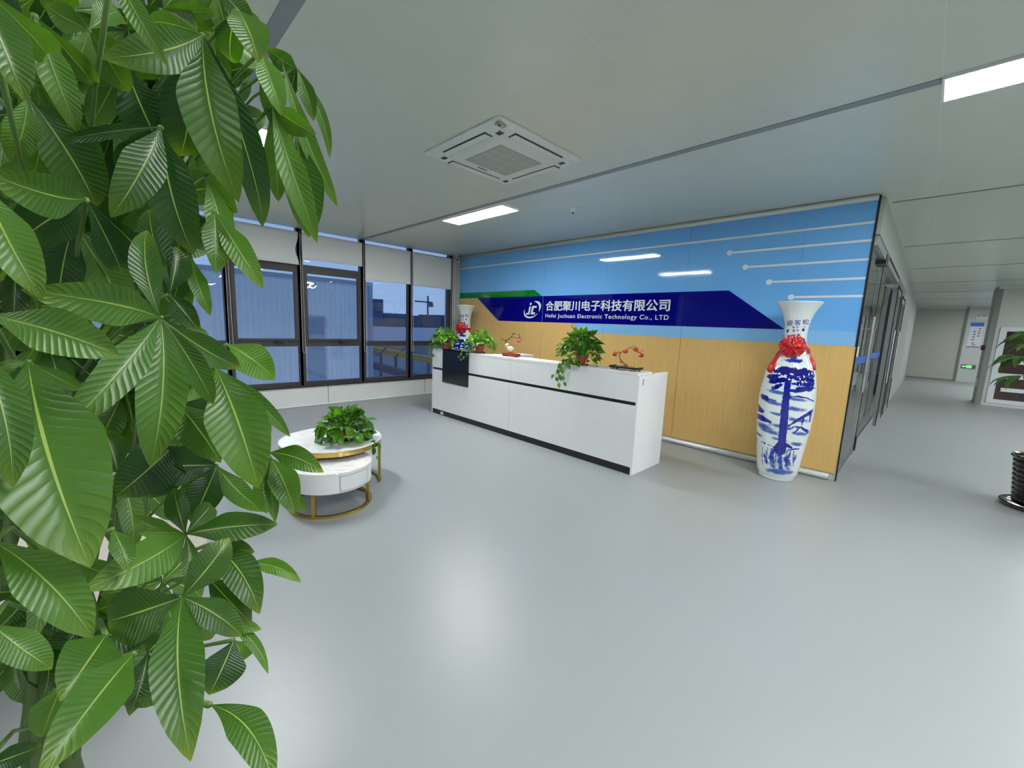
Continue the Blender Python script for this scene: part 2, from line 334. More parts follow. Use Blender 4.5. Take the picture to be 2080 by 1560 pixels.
# inner room behind the glass partition
struct('wall_inner', MB().box(-6.5, -.9, 14.5, 14.6, 0, HC, 'wall').box(-6.6, -6.5, D+.2, 14.6, 0, HC, 'wall').box(-6.5, -.6, D+.12, D+.16, 0, HC, 'wall'))
struct('wall_passage', MB().box(-.62, -.5, 12.4, YB, 0, HC, 'wall'), 'pale corridor wall beyond the glass partition')
# ------------------------------------------------------------------ window wall (X = -W)
struct('wall_left', MB().box(-W-.2, -W, YF, D+.1, 0, .345, 'sillw').box(-W-.2, -W, 5.16, D+.1, 0, HC, 'wall').box(-W, -7.035, D-.012, D+.1, 0, HC, 'wall').box(-W-.2, -W, D+.1, 15, 0, HC, 'wall').box(-W-.2, -W-.012, YF, 5.2, HC+.15, HC+.25, 'wall'), 'grey panelled wall under the row of dark windows', origin=(0, 0, 0))
struct('baseboard_left', MB().tube([(-W+.012, YF, .012), (-W+.012, 5.29, .012)], .013, 'whitep'))
struct('trim_30', MB().box(-W-.02, -W+.05, YF, 5.16, .345, .36, 'frame').box(-W-.02, -W+.02, YF, 5.16, .325, .345, 'gasket'))
ys = [-5.65, -4.66, -3.67, -2.69, -1.71, -.73, .26, 1.25, 2.235, 3.265, 4.215, 5.16]
ZS, ZT = .36, HC+.2
chain = []
for i in range(len(ys)-1):
    y0, y1 = ys[i], ys[i+1]; X = -W-.06
    fr = MB()
    fr.box(X-.03, X+.06, y0-.04 if i else y0, y0+.045, ZS, HC+.15, 'frame'); fr.box(X-.03, X+.06, y1-.045, y1+(.04 if i == len(ys)-2 else .0), ZS, HC+.15, 'frame')
    fr.box(X-.03, X+.05, y0+.035, y1-.035, ZS, .41, 'frame').box(X-.03, X+.05, y0+.035, y1-.035, 1.0, 1.09, 'frame')
    w = struct('window_%d' % (i+1), fr)
    sash = i in (7, 8, 4, 3)
    MB().box(X, X+.006, y0+.03, y1-.03, .40, 1.01, 'pane').build('pane', w)
    if sash:
        MB().box(X-.03, X+.05, y0+.03, y1-.03, 2.24, 2.305, 'frame').build('transom', w)
        MB().box(X, X+.006, y0+.03, y1-.03, 2.30, ZT-.052, 'pane').build('pane', w)
        s_ = MB(); a, b = y0+.045, y1-.045
        s_.box(X+.0, X+.075, a, a+.05, 1.09, 2.24, 'frame').box(X, X+.075, b-.05, b, 1.09, 2.24, 'frame').box(X, X+.075, a+.05, b-.05, 1.09, 1.125, 'frame').box(X, X+.075, a+.05, b-.05, 2.175, 2.24, 'frame')
        so = s_.build('sash', w)
        MB().box(X+.03, X+.036, a+.045, b-.045, 1.12, 2.18, 'pane').build('pane', so)
        yc = (y0+y1)/2+.1
        MB().box(X+.072, X+.095, yc-.02, yc+.02, 1.06, 1.1, 'black').tube([(X+.1, yc-.02, 1.08), (X+.115, yc+.06, 1.062), (X+.11, yc+.1, 1.06)], .009, 'black').build('handle', w)
    else:
        MB().box(X, X+.006, y0+.03, y1-.03, 1.085, ZT-.052, 'pane').build('pane', w)
    # roller blind of this bay
    if i < 5: continue
    zb = {7: 2.30, 8: 2.40, 9: 2.185, 10: 2.17}.get(i, 2.32)
    names = {7: 'grey roller blind with a buckled right edge, third window bay counted from behind the big plant', 8: 'short grey roller blind above the second opening sash, showing a strip of sky below',
             9: 'long grey roller blind next to the shorter one, left of the corner bay', 10: 'long grey roller blind closest to the blue mural and the corner camera'}
    names[6] = 'grey roller blind left of the opening sashes, seen through gaps in the money tree'
    names[7] = 'grey roller blind with a buckled right edge above the left opening sash'
    rb = thing('roller_blind', (-W+.06, (y0+y1)/2, zb), names.get(i, 'grey roller blind of the windows hidden behind the money tree'), 'blind', 'roller blinds on the windows')
    MB().tube([(-W+.032, y0+.03, 2.765), (-W+.032, y1-.03, 2.765)], .026, 'whitep', 14).build('roller_tube', rb, smooth=True, auto=.8)
    nb, nv = 16, 8; fb = MB(); vs = []; fs = []
    for a in range(nb+1):
        for c in range(nv+1):
            ty = a/nb; tz = c/nv; yy = y0+.02+(y1-y0-.05)*ty; dx = 0
            if i == 7:      # buckled cloth near the right edge
                yy -= .05*max(0, ty-.75)/.25*math.sin(math.pi*min(1, tz*1.1))**2; dx = .03*max(0, ty-.6)*math.sin(6*tz)
            vs.append((-W+.045+dx+.003*math.sin(9*ty), yy, zb+(2.755-zb)*tz))
    for a in range(nb):
        for c in range(nv): fs.append((a*(nv+1)+c, (a+1)*(nv+1)+c, (a+1)*(nv+1)+c+1, a*(nv+1)+c+1))
    fb.add(vs, fs, 'blind').build('fabric', rb, smooth=True)
    MB().box(-W+.036, -W+.056, y0+.02, y1-.03, zb-.012, zb+.006, 'whitep').build('bottom_bar', rb)
    if i >= 6:
        yc = y1+.0 if i < 10 else y1-.02; zc = {7: .93, 8: .93, 9: .93, 10: .93}.get(i, 1.0)
        pts = [(-W+.075, yc-.012, 2.76)]+[(-W+.078, yc-.02-.004*k/6, 2.76-(2.76-zc)*k/6) for k in range(1, 7)]
        pts += [(-W+.078, yc-.012, zc-.03), (-W+.078, yc+.01, zc-.035), (-W+.078, yc+.02, zc)]+[(-W+.075, yc+.018-.006*k/4, zc+(2.76-zc)*k/4) for k in range(1, 5)]
        MB().tube(pts, .004, 'cord', 5).build('chain', rb)
# ------------------------------------------------------------------ mural wall (Y = D)
struct('wall_back', MB().box(-7.035, XR-.012, D+.014, D+.12, 0, HC, 'wall'), 'wall behind the reception desk', origin=(0, D, 0))
struct('baseboard_back', MB().tube([(-7.03, D-.02, .035), (XR-.06, D-.02, .035)], .034, 'satin', 14), smooth=True)
struct('trim_31', MB().tube([(-7.03, D-.008, HC-.03), (XR-.01, D-.008, HC-.03)], .03, 'satin', 14), smooth=True)
mu = thing('wall_mural', (-3.76, D, .08), 'blue and wood-grain company sign mural covering the wall behind the white desk', 'mural')
def face(name, polys, m, lift, parent=mu, th=.004):
    b = MB()
    for p in polys: b.prism([(x, D-lift, z) for x, z in p], (0, th, 0), m)
    return b.build(name, parent)
XL = -7.03; ZB = .075; ZTOP = HC-.055; NT, NB = 1.99, 1.553
face('upper_panel', [[(XL, 1.985), (XR, 1.405), (XR, ZTOP), (XL, ZTOP)]], 'mblue', 0, th=.012)
face('wood_panel', [[(XL, ZB), (XR, ZB), (XR, 1.405), (-3.86, 1.405), (-4.02, 1.55), (-5.8, 1.55), (-6.44, 1.985), (XL, 1.985)]], 'wood', .002)
face('light_blue_band', [[(-4.03, 1.552), (-3.87, 1.407), (XR, 1.407), (XR, 1.552)]], 'mlight', .002)
face('green_band', [[(XL, 1.99), (-4.72, 1.99), (-4.9, 2.10), (XL, 2.10)]], 'mgreen', .002)
face('navy_band', [[(-6.44, 1.988), (-5.80, NB), (-1.13, NB), (-1.75, 1.992)]], 'mnavy', .003)
for k, (xa, z) in enumerate(((XL, 2.595), (-1.79, 2.428), (-1.60, 2.25), (-1.34, 2.071), (-1.11, 1.90))):
    p = [[(xa, z-.011), (XR, z-.011), (XR, z+.011), (xa, z+.011)]]
    if k: p.append([(xa+.03*math.cos(a), z+.03*math.sin(a)) for a in np.linspace(0, 2*math.pi, 20)[:-1]])
    if k: p[0][0] = (xa+.03, z-.011); p[0][3] = (xa+.03, z+.011)
    face('white_line', p, 'mline', .004)
JT = lambda *a: MB().box(*a).build('panel_joint', mu)
for x in (-6.85, -5.9, -4.69, -3.46, -2.27, -1.06):
    if x > -6.5: JT(x-.002, x+.002, D-.0045, D-.001, ZB, 1.40, 'woodgap')
    JT(x-.0015, x+.0015, D-.0045, D-.001, 1.41, 1.55, 'gap') if x > -3.9 else None
    JT(x-.0015, x+.0015, D-.0055, D-.001, 1.553, 1.99, 'mnavy' if x != -4.69 else 'mblue') if -6 < x < -2 else None
    JT(x-.001, x+.001, D-.0015, D+.001, 2.1, ZTOP, 'gap')
struct('trim_32', MB().box(XR-.012, XR+.006, D-.012, D+.02, 1.40, HC-.01, 'black').box(XR-.006, XR+.006, D-.008, D+.02, .0, 1.40, 'black'))
def lettering(body, x0, x1, z0, z1, bold, name, parent, zfull=None, spacing=1.0, m='mline', Y=D-.006, lo=0):
    vs, fs = text_shape(body, bold, 1.0, spacing)
    a0, a1 = vs[:, 0].min(), vs[:, 0].max(); b0, b1 = vs[:, 1].min(), vs[:, 1].max()
    if zfull is not None: b0 = 0.0; b1 = zfull
    words = body.split(' ')
    xs = np.sort(np.unique(vs[:, 0])); gp_ = np.diff(xs); cut = sorted(xs[i]+gp_[i]/2 for i in np.argsort(gp_)[::-1][:len(words)-1])
    cut = [a0-1]+cut+[a1+1]
    for c0_, c1_ in zip(cut[:-1], cut[1:]):
        keep = [f for f in fs if c0_ < vs[f[0]][0] < c1_]; ids = sorted({i for f in keep for i in f}); mp_ = {v: k for k, v in enumerate(ids)}
        MB().add([(x0+(vs[i][0]-a0)/(a1-a0)*(x1-x0), Y-.002-vs[i][2]*1.0, z0+(vs[i][1]-b0)/(b1-b0)*(z1-z0)) for i in ids], [tuple(mp_[i] for i in f) for f in keep], m).build(name, parent)
lettering('合肥聚川电子科技有限公司', -4.62, -2.45, 1.742, 1.905, .026, 'chinese_lettering', mu)
lettering('Hefei Juchuan Electronic Technology Co., LTD', -4.615, -2.455, 1.632, 1.697, .012, 'english_word', mu, zfull=.73, spacing=1.12)
# logo: two swooshes around an italic j and c
lg = MB(); cx, cz = -4.935, 1.765
def swoosh(a0, a1, R, rr, tmax, flip=1):
    out = []; inn = []
    for t in np.linspace(0, 1, 26):
        a = a0+(a1-a0)*t; th = tmax*math.sin(math.pi*t)**.8
        x, z = R*math.cos(a), rr*math.sin(a); q = .35
        def rot(x, z): return (cx+x*math.cos(q)-z*math.sin(q), cz+x*math.sin(q)+z*math.cos(q))
        out.append(rot(x*(1+th), z*(1+th))); inn.append(rot(x*(1-th*.6), z*(1-th*.6)))
    b = out; c = inn; vs = []; fs = []
    for i in range(26): vs += [(b[i][0], D-.008, b[i][1]), (c[i][0], D-.008, c[i][1])]
    for i in range(25): fs.append((2*i, 2*i+1, 2*i+3, 2*i+2))
    lg.add(vs, fs, 'mline')
swoosh(2.6, 5.35, .19, .128, .13); swoosh(-.75, 1.1, .19, .128, .17)
def lp(pts): lg.add([(cx+x+z*.22, D-.008, cz+z) for x, z in pts], [tuple(range(len(pts)))], 'mline')
lp([(-.075, .05), (-.035, .05), (-.035, -.09), (-.115, -.09), (-.125, -.062), (-.075, -.062)])
lp([(-.055+.024*math.cos(a), .095+.024*math.sin(a)) for a in np.linspace(0, 2*math.pi, 14)[:-1]])
lp([(-.01, .06), (.10, .06), (.10, .028), (.035, .028), (.035, -.05), (.09, -.05), (.09, -.085), (-.01, -.085)])
lg.build('logo', mu)
# ------------------------------------------------------------------ glass partition (X = -0.5)
gp = thing('glass_partition', (-.56, 9, 0), 'frameless glass partition in aluminium channel rail along the corridor', 'partition')
hd = MB().box(-.66, -.47, D+.12, 12.4, 2.50, HC-.002, 'wall'); struct('wall_header', hd, 'grey panel above the glass partition and doors')
MB().box(-.63, -.475, 7.0, 9.3, 2.40, 2.49, 'alu').box(-.485, -.47, 7.0, 9.3, 2.47, 2.50, 'gasket').build('top_rail', gp)
br = MB(); br.box(-.60, -.512, 7.02, 9.3, .0, .012, 'black').box(-.604, -.592, 7.0, 9.3, .0, .19, 'black').box(-.52, -.508, 7.0, 9.3, .0, .19, 'black').box(-.604, -.508, 7.0, 9.3, .18, .19, 'black').box(-.508, -.50, 7.0, 9.3, .005, .185, 'alu').box(-.60, -.512, 7.0, 9.3, .19, .20, 'alu')
br.build('bottom_rail', gp)
MB().box(-.565, -.55, 7.05, 9.2, .2, 2.4, 'door_glass').build('glass_pane', gp)
def framed(name, y0, y1, z1, lab):
    t = thing(name, (-.52, (y0+y1)/2, 0), lab, 'door', 'glass doors along the corridor')
    f = MB()
    for a, b in ((y0, y0+.07), (y1-.07, y1)): f.box(-.53, -.47, a, b, .0, z1, 'alu2').box(-.472, -.462, a+.0, a+.015, 0, z1, 'gasket').box(-.472, -.462, b-.015, b, 0, z1, 'gasket')
    f.box(-.53, -.47, y0+.07, y1-.07, z1-.08, z1, 'alu').box(-.53, -.47, y0+.07, y1-.07, .0, .1, 'alu').box(-.472, -.46, y0, y1, z1, z1+.03, 'gasket')
    f.build('frame', t)
    MB().box(-.505, -.495, y0+.07, y1-.07, .1, z1-.08, 'door_glass').build('glass_pane', t)
    MB().tube([(-.46, y0+.12, .75), (-.43, y0+.12, .75), (-.43, y0+.12, 1.65), (-.46, y0+.12, 1.65)], .014, 'alu').build('handle', t)
    return t
framed('framed_glass_door', 9.35, 10.5, 2.35, 'aluminium framed glass door just beyond the blue striped partition pane')
framed('framed_glass_door', 10.9, 12.2, 2.3, 'aluminium framed glass door farthest down the corridor')
gd = thing('glass_door', (-.52, 6.1, 0), 'frameless glass door with long steel pull handle beside the mural end', 'door', 'glass doors along the corridor')
MB().box(-.53, -.518, D+.14, 6.92, .02, 2.38, 'door_glass').build('glass_pane', gd)
MB().box(-.534, -.513, D+.14, 6.92, .0, .02, 'alu2').box(-.525, -.515, 6.92, 6.94, .02, 2.38, 'gasket').build('glass_edge', gd)
h_ = MB()
for dx in (-.045, .045): h_.tube([(-.524+dx, 6.28, .86), (-.524+dx, 6.28, 1.74)], .016, 'alu', 12)
h_.tube([(-.57, 6.28, .98), (-.478, 6.28, .98)], .008, 'alu').tube([(-.57, 6.28, 1.6), (-.478, 6.28, 1.6)], .008, 'alu')
h_.build('pull_handle', gd, smooth=True, auto=.7)
MB().box(-.56, -.49, 5.5, 5.66, 1.0, 1.13, 'alu').build('lock', gd)
MB().box(-.56, -.47, 6.5, 6.78, 2.36, 2.47, 'black').build('top_pivot', gd)
MB().box(-.60, -.475, D+.13, 6.98, 2.40, 2.49, 'alu').build('top_rail', gd)
MB().box(-.517, -.5165, D+.15, 6.9, 1.205, 1.285, 'bluefilm').build('blue_strip', gd)
MB().box(-.5165, -.516, D+.16, 5.72, 1.29, 1.40, 'paper').build('white_notice', gd)
MB().box(-.548, -.5475, 7.06, 9.1, 1.205, 1.285, 'bluefilm').build('blue_strip', gp)
# things on the far wall
ps = thing('notice_poster', (1.2, YB-.07, 1.34), 'white poster with blue header hanging on the far corridor wall', 'poster')
MB().box(1.02, 1.36, YB-.075, YB-.062, 1.34, 2.27, 'poster').box(1.02, 1.36, YB-.077, YB-.074, 2.13, 2.27, 'pblue').box(1.02, 1.36, YB-.077, YB-.074, 1.34, 1.375, 'pblue').build('sheet', ps)
for x, z, k in ((1.16, 1.93, 0), (1.16, 1.83, 0), (1.155, 1.73, 0), (1.15, 1.63, 0), (1.28, 2.05, 0), (1.28, 1.96, 1), (1.275, 1.87, 0), (1.27, 1.77, 0)): MB().box(x-.03, x+.03, YB-.078, YB-.074, z-.018, z+.018, 'inkred' if k else 'ink').build('printed_block', ps)
MB().ball((1.17, YB-.076, 1.5), .035, 'skin', (1, .1, 1)).ball((1.2, YB-.076, 1.43), .05, 'skin', (1.5, .06, .5)).box(1.22, 1.30, YB-.078, YB-.074, 1.45, 1.53, 'mline').build('printed_picture', ps)
ex = thing('exit_sign', (1.13, YB-.07, .50), 'small green lit exit sign low on the far corridor wall', 'sign')
MB().box(.98, 1.36, YB-.09, YB-.061, .53, .67, 'exitb').build('housing', ex)
MB().box(1.12, 1.26, YB-.094, YB-.089, .55, .65, 'exitg').build('running_figure', ex)
MB().prism([(1.0, YB-.093, .60), (1.05, YB-.093, .64), (1.05, YB-.093, .615), (1.11, YB-.093, .615), (1.11, YB-.093, .585), (1.05, YB-.093, .585), (1.05, YB-.093, .56)], (0, .003, 0), 'exitw').build('arrow', ex)
el = thing('emergency_light', (1.25, YB-.08, 2.38), 'twin head emergency lamp above the poster at the corridor end', 'lamp')
MB().box(1.12, 1.42, YB-.13, YB-.061, 2.38, 2.5, 'whitep').build('housing', el)
for x in (1.2, 1.34): MB().ball((x, YB-.1, 2.55), .05, 'whitep').build('lamp_head', el, smooth=True)
al = MB().box(.93, .99, 15.5, 15.75, 1.33, 1.45, 'alarm'); tag(al.build('alarm_box'), 'small dark red alarm box on the grey corridor post', 'alarm')
tag(MB().box(.965, .99, 15.5, 15.7, .42, .62, 'exitg' if 0 else 'alu').build('wall_socket'), 'silver switch plate low on the grey corridor post', 'switch')
tag(MB().box(1.36, 1.72, BY-.0, BY+.028, .36, .45, 'paper').build('paper_label'), 'white paper label on the lower brown window pane', 'label')
tag(MB().box(1.5, 1.78, BY-.0, BY+.028, 1.03, 1.13, 'paper').build('paper_label'), 'pale label on the upper brown window pane behind the palm leaves', 'label')
# ------------------------------------------------------------------ ceiling things
LROWS = [(-4.81, 3.30), (-.13, 3.19), (4.6, 3.19), (9.2, 3.19), (-4.81, .75), (-.13, .75), (4.6, .75), (9.2, .75), (-.13, -2.6), (4.6, -2.6), (9.2, -2.6), (1.5, 6.3), (4.6, 6.3), (1.7, 9.2), (4.6, 9.2), (8.5, 9.2), (2.0, 12.2), (6, 12.2), (-4, 9.5), (-4.6, 12.2), (1.45, 17.6), (1.45, 20.8)]  # corridor entries, hidden from view, are added to brighten the corridor
lamps = []
for k, (x, y) in enumerate(LROWS):
    lab = {0: 'lit white rectangular ceiling light beyond the air conditioner, nearer the windows', 1: 'lit white rectangular ceiling light at the upper right corner of the photo', LROWS.index((-4.81, .75)): 'lit ceiling light glimpsed between the money tree leaves'}.get(k, 'lit rectangular ceiling light out of view, some added to brighten the corridor')
    if k == 0:
        lt = thing('ceiling_light', (x, y, HC), lab, 'light', 'rectangular ceiling lights')
        f = MB().box(x, x+1.19, y, y+.012, HC-.016, HC-.001, 'lframe').box(x, x+1.19, y+.288, y+.30, HC-.016, HC-.001, 'lframe').box(x, x+.012, y+.012, y+.288, HC-.016, HC-.001, 'lframe').box(x+1.178, x+1.19, y+.012, y+.288, HC-.016, HC-.001, 'lframe')
        f.build('frame', lt); MB().box(x+.012, x+1.178, y+.012, y+.288, HC-.012, HC-.002, 'panel').build('diffuser', lt)
        first = lt
    else:
        lt = copy_tree(first); lt.location = (x, y, HC); lt['label'] = lab
# cassette air conditioner
ax0, ax1, ay0, ay1 = -3.10, -2.17, 1.93, 2.885; axc, ayc = (ax0+ax1)/2, (ay0+ay1)/2
ac = thing('air_conditioner', (axc, ayc, HC-.04), 'square white cassette air conditioner set in the ceiling', 'air conditioner')
def rrect(x0, x1, y0, y1, r, z, k=6):
    o = []
    for cx_, cy_, a in ((x1-r, y1-r, 0), (x0+r, y1-r, 90), (x0+r, y0+r, 180), (x1-r, y0+r, 270)):
        for i in range(k+1):
            t = math.radians(a+90*i/k); o.append((cx_+r*math.cos(t), cy_+r*math.sin(t), z))
    return o
def loft(loops, m, cap=True, capm=None):
    b = MB(); k = len(loops[0]); vs = sum(loops, []); fs = []
    for i in range(len(loops)-1): fs += [(i*k+j, i*k+(j+1) % k, (i+1)*k+(j+1) % k, (i+1)*k+j) for j in range(k)]
    if cap: fs.append(tuple(range((len(loops)-1)*k, len(loops)*k)))
    return b.add(vs, fs, m)
g = .17
loft([rrect(ax0, ax1, ay0, ay1, .05, HC-.001), rrect(ax0+.002, ax1-.002, ay0+.002, ay1-.002, .05, HC-.012), rrect(ax0+.05, ax1-.05, ay0+.05, ay1-.05, .06, HC-.03), rrect(ax0+g-.03, ax1-g+.03, ay0+g-.03, ay1-g+.03, .07, HC-.034),
      rrect(ax0+g-.02, ax1-g+.02, ay0+g-.02, ay1-g+.02, .06, HC-.03), rrect(ax0+g, ax1-g, ay0+g, ay1-g, .05, HC-.044)], 'acw').build('panel', ac)
gb = MB().box(ax0+.25, ax1-.25, ay0+.25, ay1-.25, HC-.048, HC-.044, 'acg')
for i in range(1, 4): gb.box(ax0+.25+(.43)*i/4, ax0+.254+.43*i/4, ay0+.25, ay1-.25, HC-.05, HC-.048, 'acw')
gb.build('grille', ac)
for (a, b, c, d) in ((ax0+.22, ax1-.22, ay0+.065, ay0+.125), (ax0+.22, ax1-.22, ay1-.125, ay1-.065), (ax0+.065, ax0+.125, ay0+.22, ay1-.22), (ax1-.125, ax1-.065, ay0+.22, ay1-.22)):
    v = MB().box(a-.008, b+.008, c-.008, d+.008, HC-.036, HC-.02, 'dark'); vv = v.build('air_slot', ac)
    MB().box(a, b, c, d, HC-.04, HC-.03, 'acw').build('louvre', vv)
for i, (x, y) in enumerate(((ax0+.16, ay0+.16), (ax1-.16, ay0+.16), (ax0+.16, ay1-.16), (ax1-.16, ay1-.16))):
    v = MB(); sx_, sy_ = (-1 if x < axc else 1), (-1 if y < ayc else 1)
    for q in range(5): v.box(x+sx_*.03-.028+q*.011, x+sx_*.03-.024+q*.011, y+sy_*.03-.02, y+sy_*.03+.02, HC-.039, HC-.036, 'dark')
    v.build('corner_vent', ac)
MB().prism([(ax1-.075, ay0+.03, HC-.034), (ax1-.03, ay0+.03, HC-.034), (ax1-.03, ay0+.1, HC-.034), (ax1-.075, ay0+.1, HC-.034)], (0, 0, .006), 'acg').ball((ax1-.05, ay0+.05, HC-.036), .008, 'dark').build('sensor_window', ac)
MB().box(ax0+.205, ax0+.215, ay0+.42, ay0+.52, HC-.0465, HC-.044, 'dark').build('maker_mark', ac)
sm = thing('smoke_detector', (-3.08, 3.93, HC), 'round white smoke detector on the ceiling before the mural', 'smoke detector')
MB().lathe([(.0, 0), (.055, 0), (.055, -.012), (.045, -.02), (.04, -.04), (.03, -.048), (.0, -.05)], (-3.08, 3.93, HC-.001), 'whitep').build('body', sm, smooth=True, auto=.6)
MB().lathe([(.0, 0), (.012, 0), (.01, -.012), (0, -.014)], (-3.08, 3.93, HC-.05), 'dark', 12).build('sensor', sm)
cc = thing('security_camera', (-6.96, 5.18, HC-.1), 'small white bullet security camera under the ceiling in the window corner', 'camera')
MB().lathe([(0, 0), (.035, 0), (.035, -.03), (0, -.03)], (-6.96, 5.18, HC-.001), 'whitep', 20).build('mount', cc)
dv = (Vector((0, 0, 1.2))-Vector((-6.96, 5.18, HC-.08))).normalized(); c0 = Vector((-6.96, 5.18, HC-.09))
MB().tube([c0-dv*.06, c0-dv*.055, c0+dv*.06, c0+dv*.065], [.03, .036, .036, .034], 'whitep', 18).build('body', cc, smooth=True, auto=.6)
MB().tube([c0+dv*.065, c0+dv*.07], .022, 'black', 14).build('lens', cc)
# ------------------------------------------------------------------ reception desk
dx0, dx1, dy0, dy1, dh = -5.60, -1.96, 3.717, 4.338, 1.056
rd = thing('reception_desk', ((dx0+dx1)/2, 4.0, 0), 'long white reception desk with black stripe, plinth and square panel', 'desk')
xm = -3.79
for a, b in ((dx0, xm-.002), (xm+.002, dx1-.02)):
    MB().box(a, b, dy0, dy0+.02, .08, .725, 'desk').build('front_panel', rd)
    MB().box(a, b, dy0, dy0+.02, .76, dh-.025, 'desk').build('upper_front_panel', rd)
    MB().box(a, b, dy0-.002, dy0+.30, dh-.025, dh, 'desk').build('counter_top', rd)
    MB().box(a, b, dy0+.006, dy0+.02, .725, .76, 'plinth').build('stripe', rd)
    MB().box(a, b, dy0+.006, dy0+.03, 0, .08, 'plinth').build('plinth', rd)
MB().box(dx1-.02, dx1, dy0-.001, dy1, 0, dh-.026, 'desk').box(dx1-.02, dx1-.001, dy0+.31, dy1, dh-.026, dh-.016, 'desk').build('end_panel', rd)
MB().box(dx0-.018, dx0-.001, dy0+.001, dy1, 0, dh-.026, 'desk').build('end_panel', rd)
MB().box(dx0, dx1-.02, dy0+.26, dy0+.28, .75, dh-.026, 'desk').build('shelf_back', rd)
MB().box(dx0, dx1-.021, dy0+.28, dy1+.02, .74, .765, 'desk').build('work_surface', rd)
MB().box(-4.32, -4.0, dy0+.31, dy1+.04, .77, 1.065, 'desk').build('rear_cupboard', rd)
MB().box(-5.30, -4.665, dy0-.022, dy0-.001, .55, dh+.012, 'bpanel').box(-5.30, -4.665, dy0-.022, dy0+.30, dh+.0005, dh+.012, 'bpanel').build('black_panel', rd)
MB().box(-5.36, -5.30, dy0-.004, dy0+.006, .015, .055, 'whitep').box(-5.345, -5.33, dy0-.006, dy0-.003, .03, .04, 'dark').build('socket', rd)
MB().tube([(dx1+.004, 3.79, .93), (dx1+.004, 3.80, .99), (dx1+.004, 3.815, .99)], .0025, 'dark', 6).build('scratch', rd)
# ------------------------------------------------------------------ coffee tables
def ring(cx_, cy_, r, z0, z1, w, m, n=64):
    b = MB(); return b.lathe([(r, z0), (r, z1), (r-w, z1), (r-w, z0), (r, z0)], (cx_, cy_, 0), m, n)
c1, r1, h1 = (-3.588, 1.338), .418, .43
ct = thing('coffee_table', (c1[0], c1[1], 0), 'taller round coffee table with marble top and gold rim', 'table', 'nesting coffee tables')
MB().lathe([(0, h1-.012), (r1-.004, h1-.012), (r1, h1-.008), (r1, h1-.003), (r1-.003, h1), (0, h1)], (c1[0], c1[1], 0), 'marble', 72).build('table_top', ct, smooth=True, auto=.5)
ring(c1[0], c1[1], r1-.004, h1-.05, h1-.013, .03, 'gold').build('rim', ct, smooth=True, auto=.5)
MB().lathe([(0, h1-.04), (r1-.035, h1-.04), (r1-.035, h1-.03), (0, h1-.03)], (c1[0], c1[1], 0), 'black').build('underside', ct)
vx = Vector((c1[0], c1[1], 0))-Vector((0, 0, 0)); a0 = math.atan2(-c1[1], -c1[0])
def legs(t, c, r, z0, z1, angs):
    for a in angs:
        x, y = c[0]+(r-.018)*math.cos(a), c[1]+(r-.018)*math.sin(a); tx, ty = -math.sin(a), math.cos(a); nx, ny = math.cos(a), math.sin(a); w, d = .014, .012
        MB().prism([(x+tx*w+nx*d, y+ty*w+ny*d, z0), (x-tx*w+nx*d, y-ty*w+ny*d, z0), (x-tx*w-nx*d, y-ty*w-ny*d, z0), (x+tx*w-nx*d, y+ty*w-ny*d, z0)], (0, 0, z1-z0), 'gold').build('leg', t)
legs(ct, c1, r1-.003, .02, h1-.05, [a0-1.45, a0+1.42, a0+math.pi])
# floor ring is a three-quarter arc open towards the smaller table
arc = MB(); vs = []; fs = []; K = 56
for i in range(K+1):
    a = a0+1.42+(2*math.pi-2.87)*i/K
    for rr, z in ((r1-.003, 0.0), (r1-.003, .02), (r1-.03, .02), (r1-.03, 0.0)): vs.append((c1[0]+rr*math.cos(a), c1[1]+rr*math.sin(a), z))
for i in range(K):
    for j in range(4): fs.append((i*4+j, i*4+(j+1) % 4, i*4+4+(j+1) % 4, i*4+4+j))
arc.add(vs, fs+[(0, 1, 2, 3), (K*4+3, K*4+2, K*4+1, K*4)], 'gold').build('floor_ring', ct, smooth=True, auto=.5)
c2, r2, h2 = (-3.235, 1.19), .315, .345
st = thing('coffee_table', (c2[0], c2[1], 0), 'lower white drum coffee table with drawer, gold legs and floor ring', 'table', 'nesting coffee tables')
MB().lathe([(0, h2-.01), (r2-.003, h2-.01), (r2, h2-.006), (r2-.003, h2), (0, h2)], (c2[0], c2[1], 0), 'marble', 72).build('table_top', st, smooth=True, auto=.5)
MB().lathe([(0, .175), (r2-.06, .175), (r2-.02, .178), (r2-.008, .188), (r2-.004, h2-.017), (r2-.004, h2-.01), (0, h2-.01)], (c2[0], c2[1], 0), 'drum', 72).build('drum_body', st, smooth=True, auto=.5)
dr = MB(); b0 = math.atan2(-c2[1], -c2[0])+.12; vs = []; fs = []
for i in range(21):
    a = b0+.08+.80*i/20
    for z in (.20, .315): vs.append((c2[0]+(r2-.0035)*math.cos(a), c2[1]+(r2-.0035)*math.sin(a), z))
for i in range(20): fs.append((2*i, 2*i+1, 2*i+3, 2*i+2))
do = dr.add(vs, fs, 'drum').build('drawer', st, smooth=True)
dg = MB()
for a, b_, z0, z1 in ((b0+.08, b0+.88, .314, .3165), (b0+.08, b0+.88, .1985, .201), (b0+.075, b0+.083, .1985, .3165), (b0+.877, b0+.885, .1985, .3165)):
    vs = []; fs = []
    for i in range(15):
        t = a+(b_-a)*i/14
        for z in (z0, z1): vs.append((c2[0]+(r2-.0025)*math.cos(t), c2[1]+(r2-.0025)*math.sin(t), z))
    for i in range(14): fs.append((2*i, 2*i+1, 2*i+3, 2*i+2))
    dg.add(vs, fs, 'dark')
dg.build('drawer_gap', do)
legs(st, c2, r2-.004, .02, .178, [a0-.42, a0+1.18, a0+2.7, a0-2.2])
ring(c2[0], c2[1], r2-.004, 0.0, .02, .026, 'gold').build('floor_ring', st, smooth=True, auto=.5)
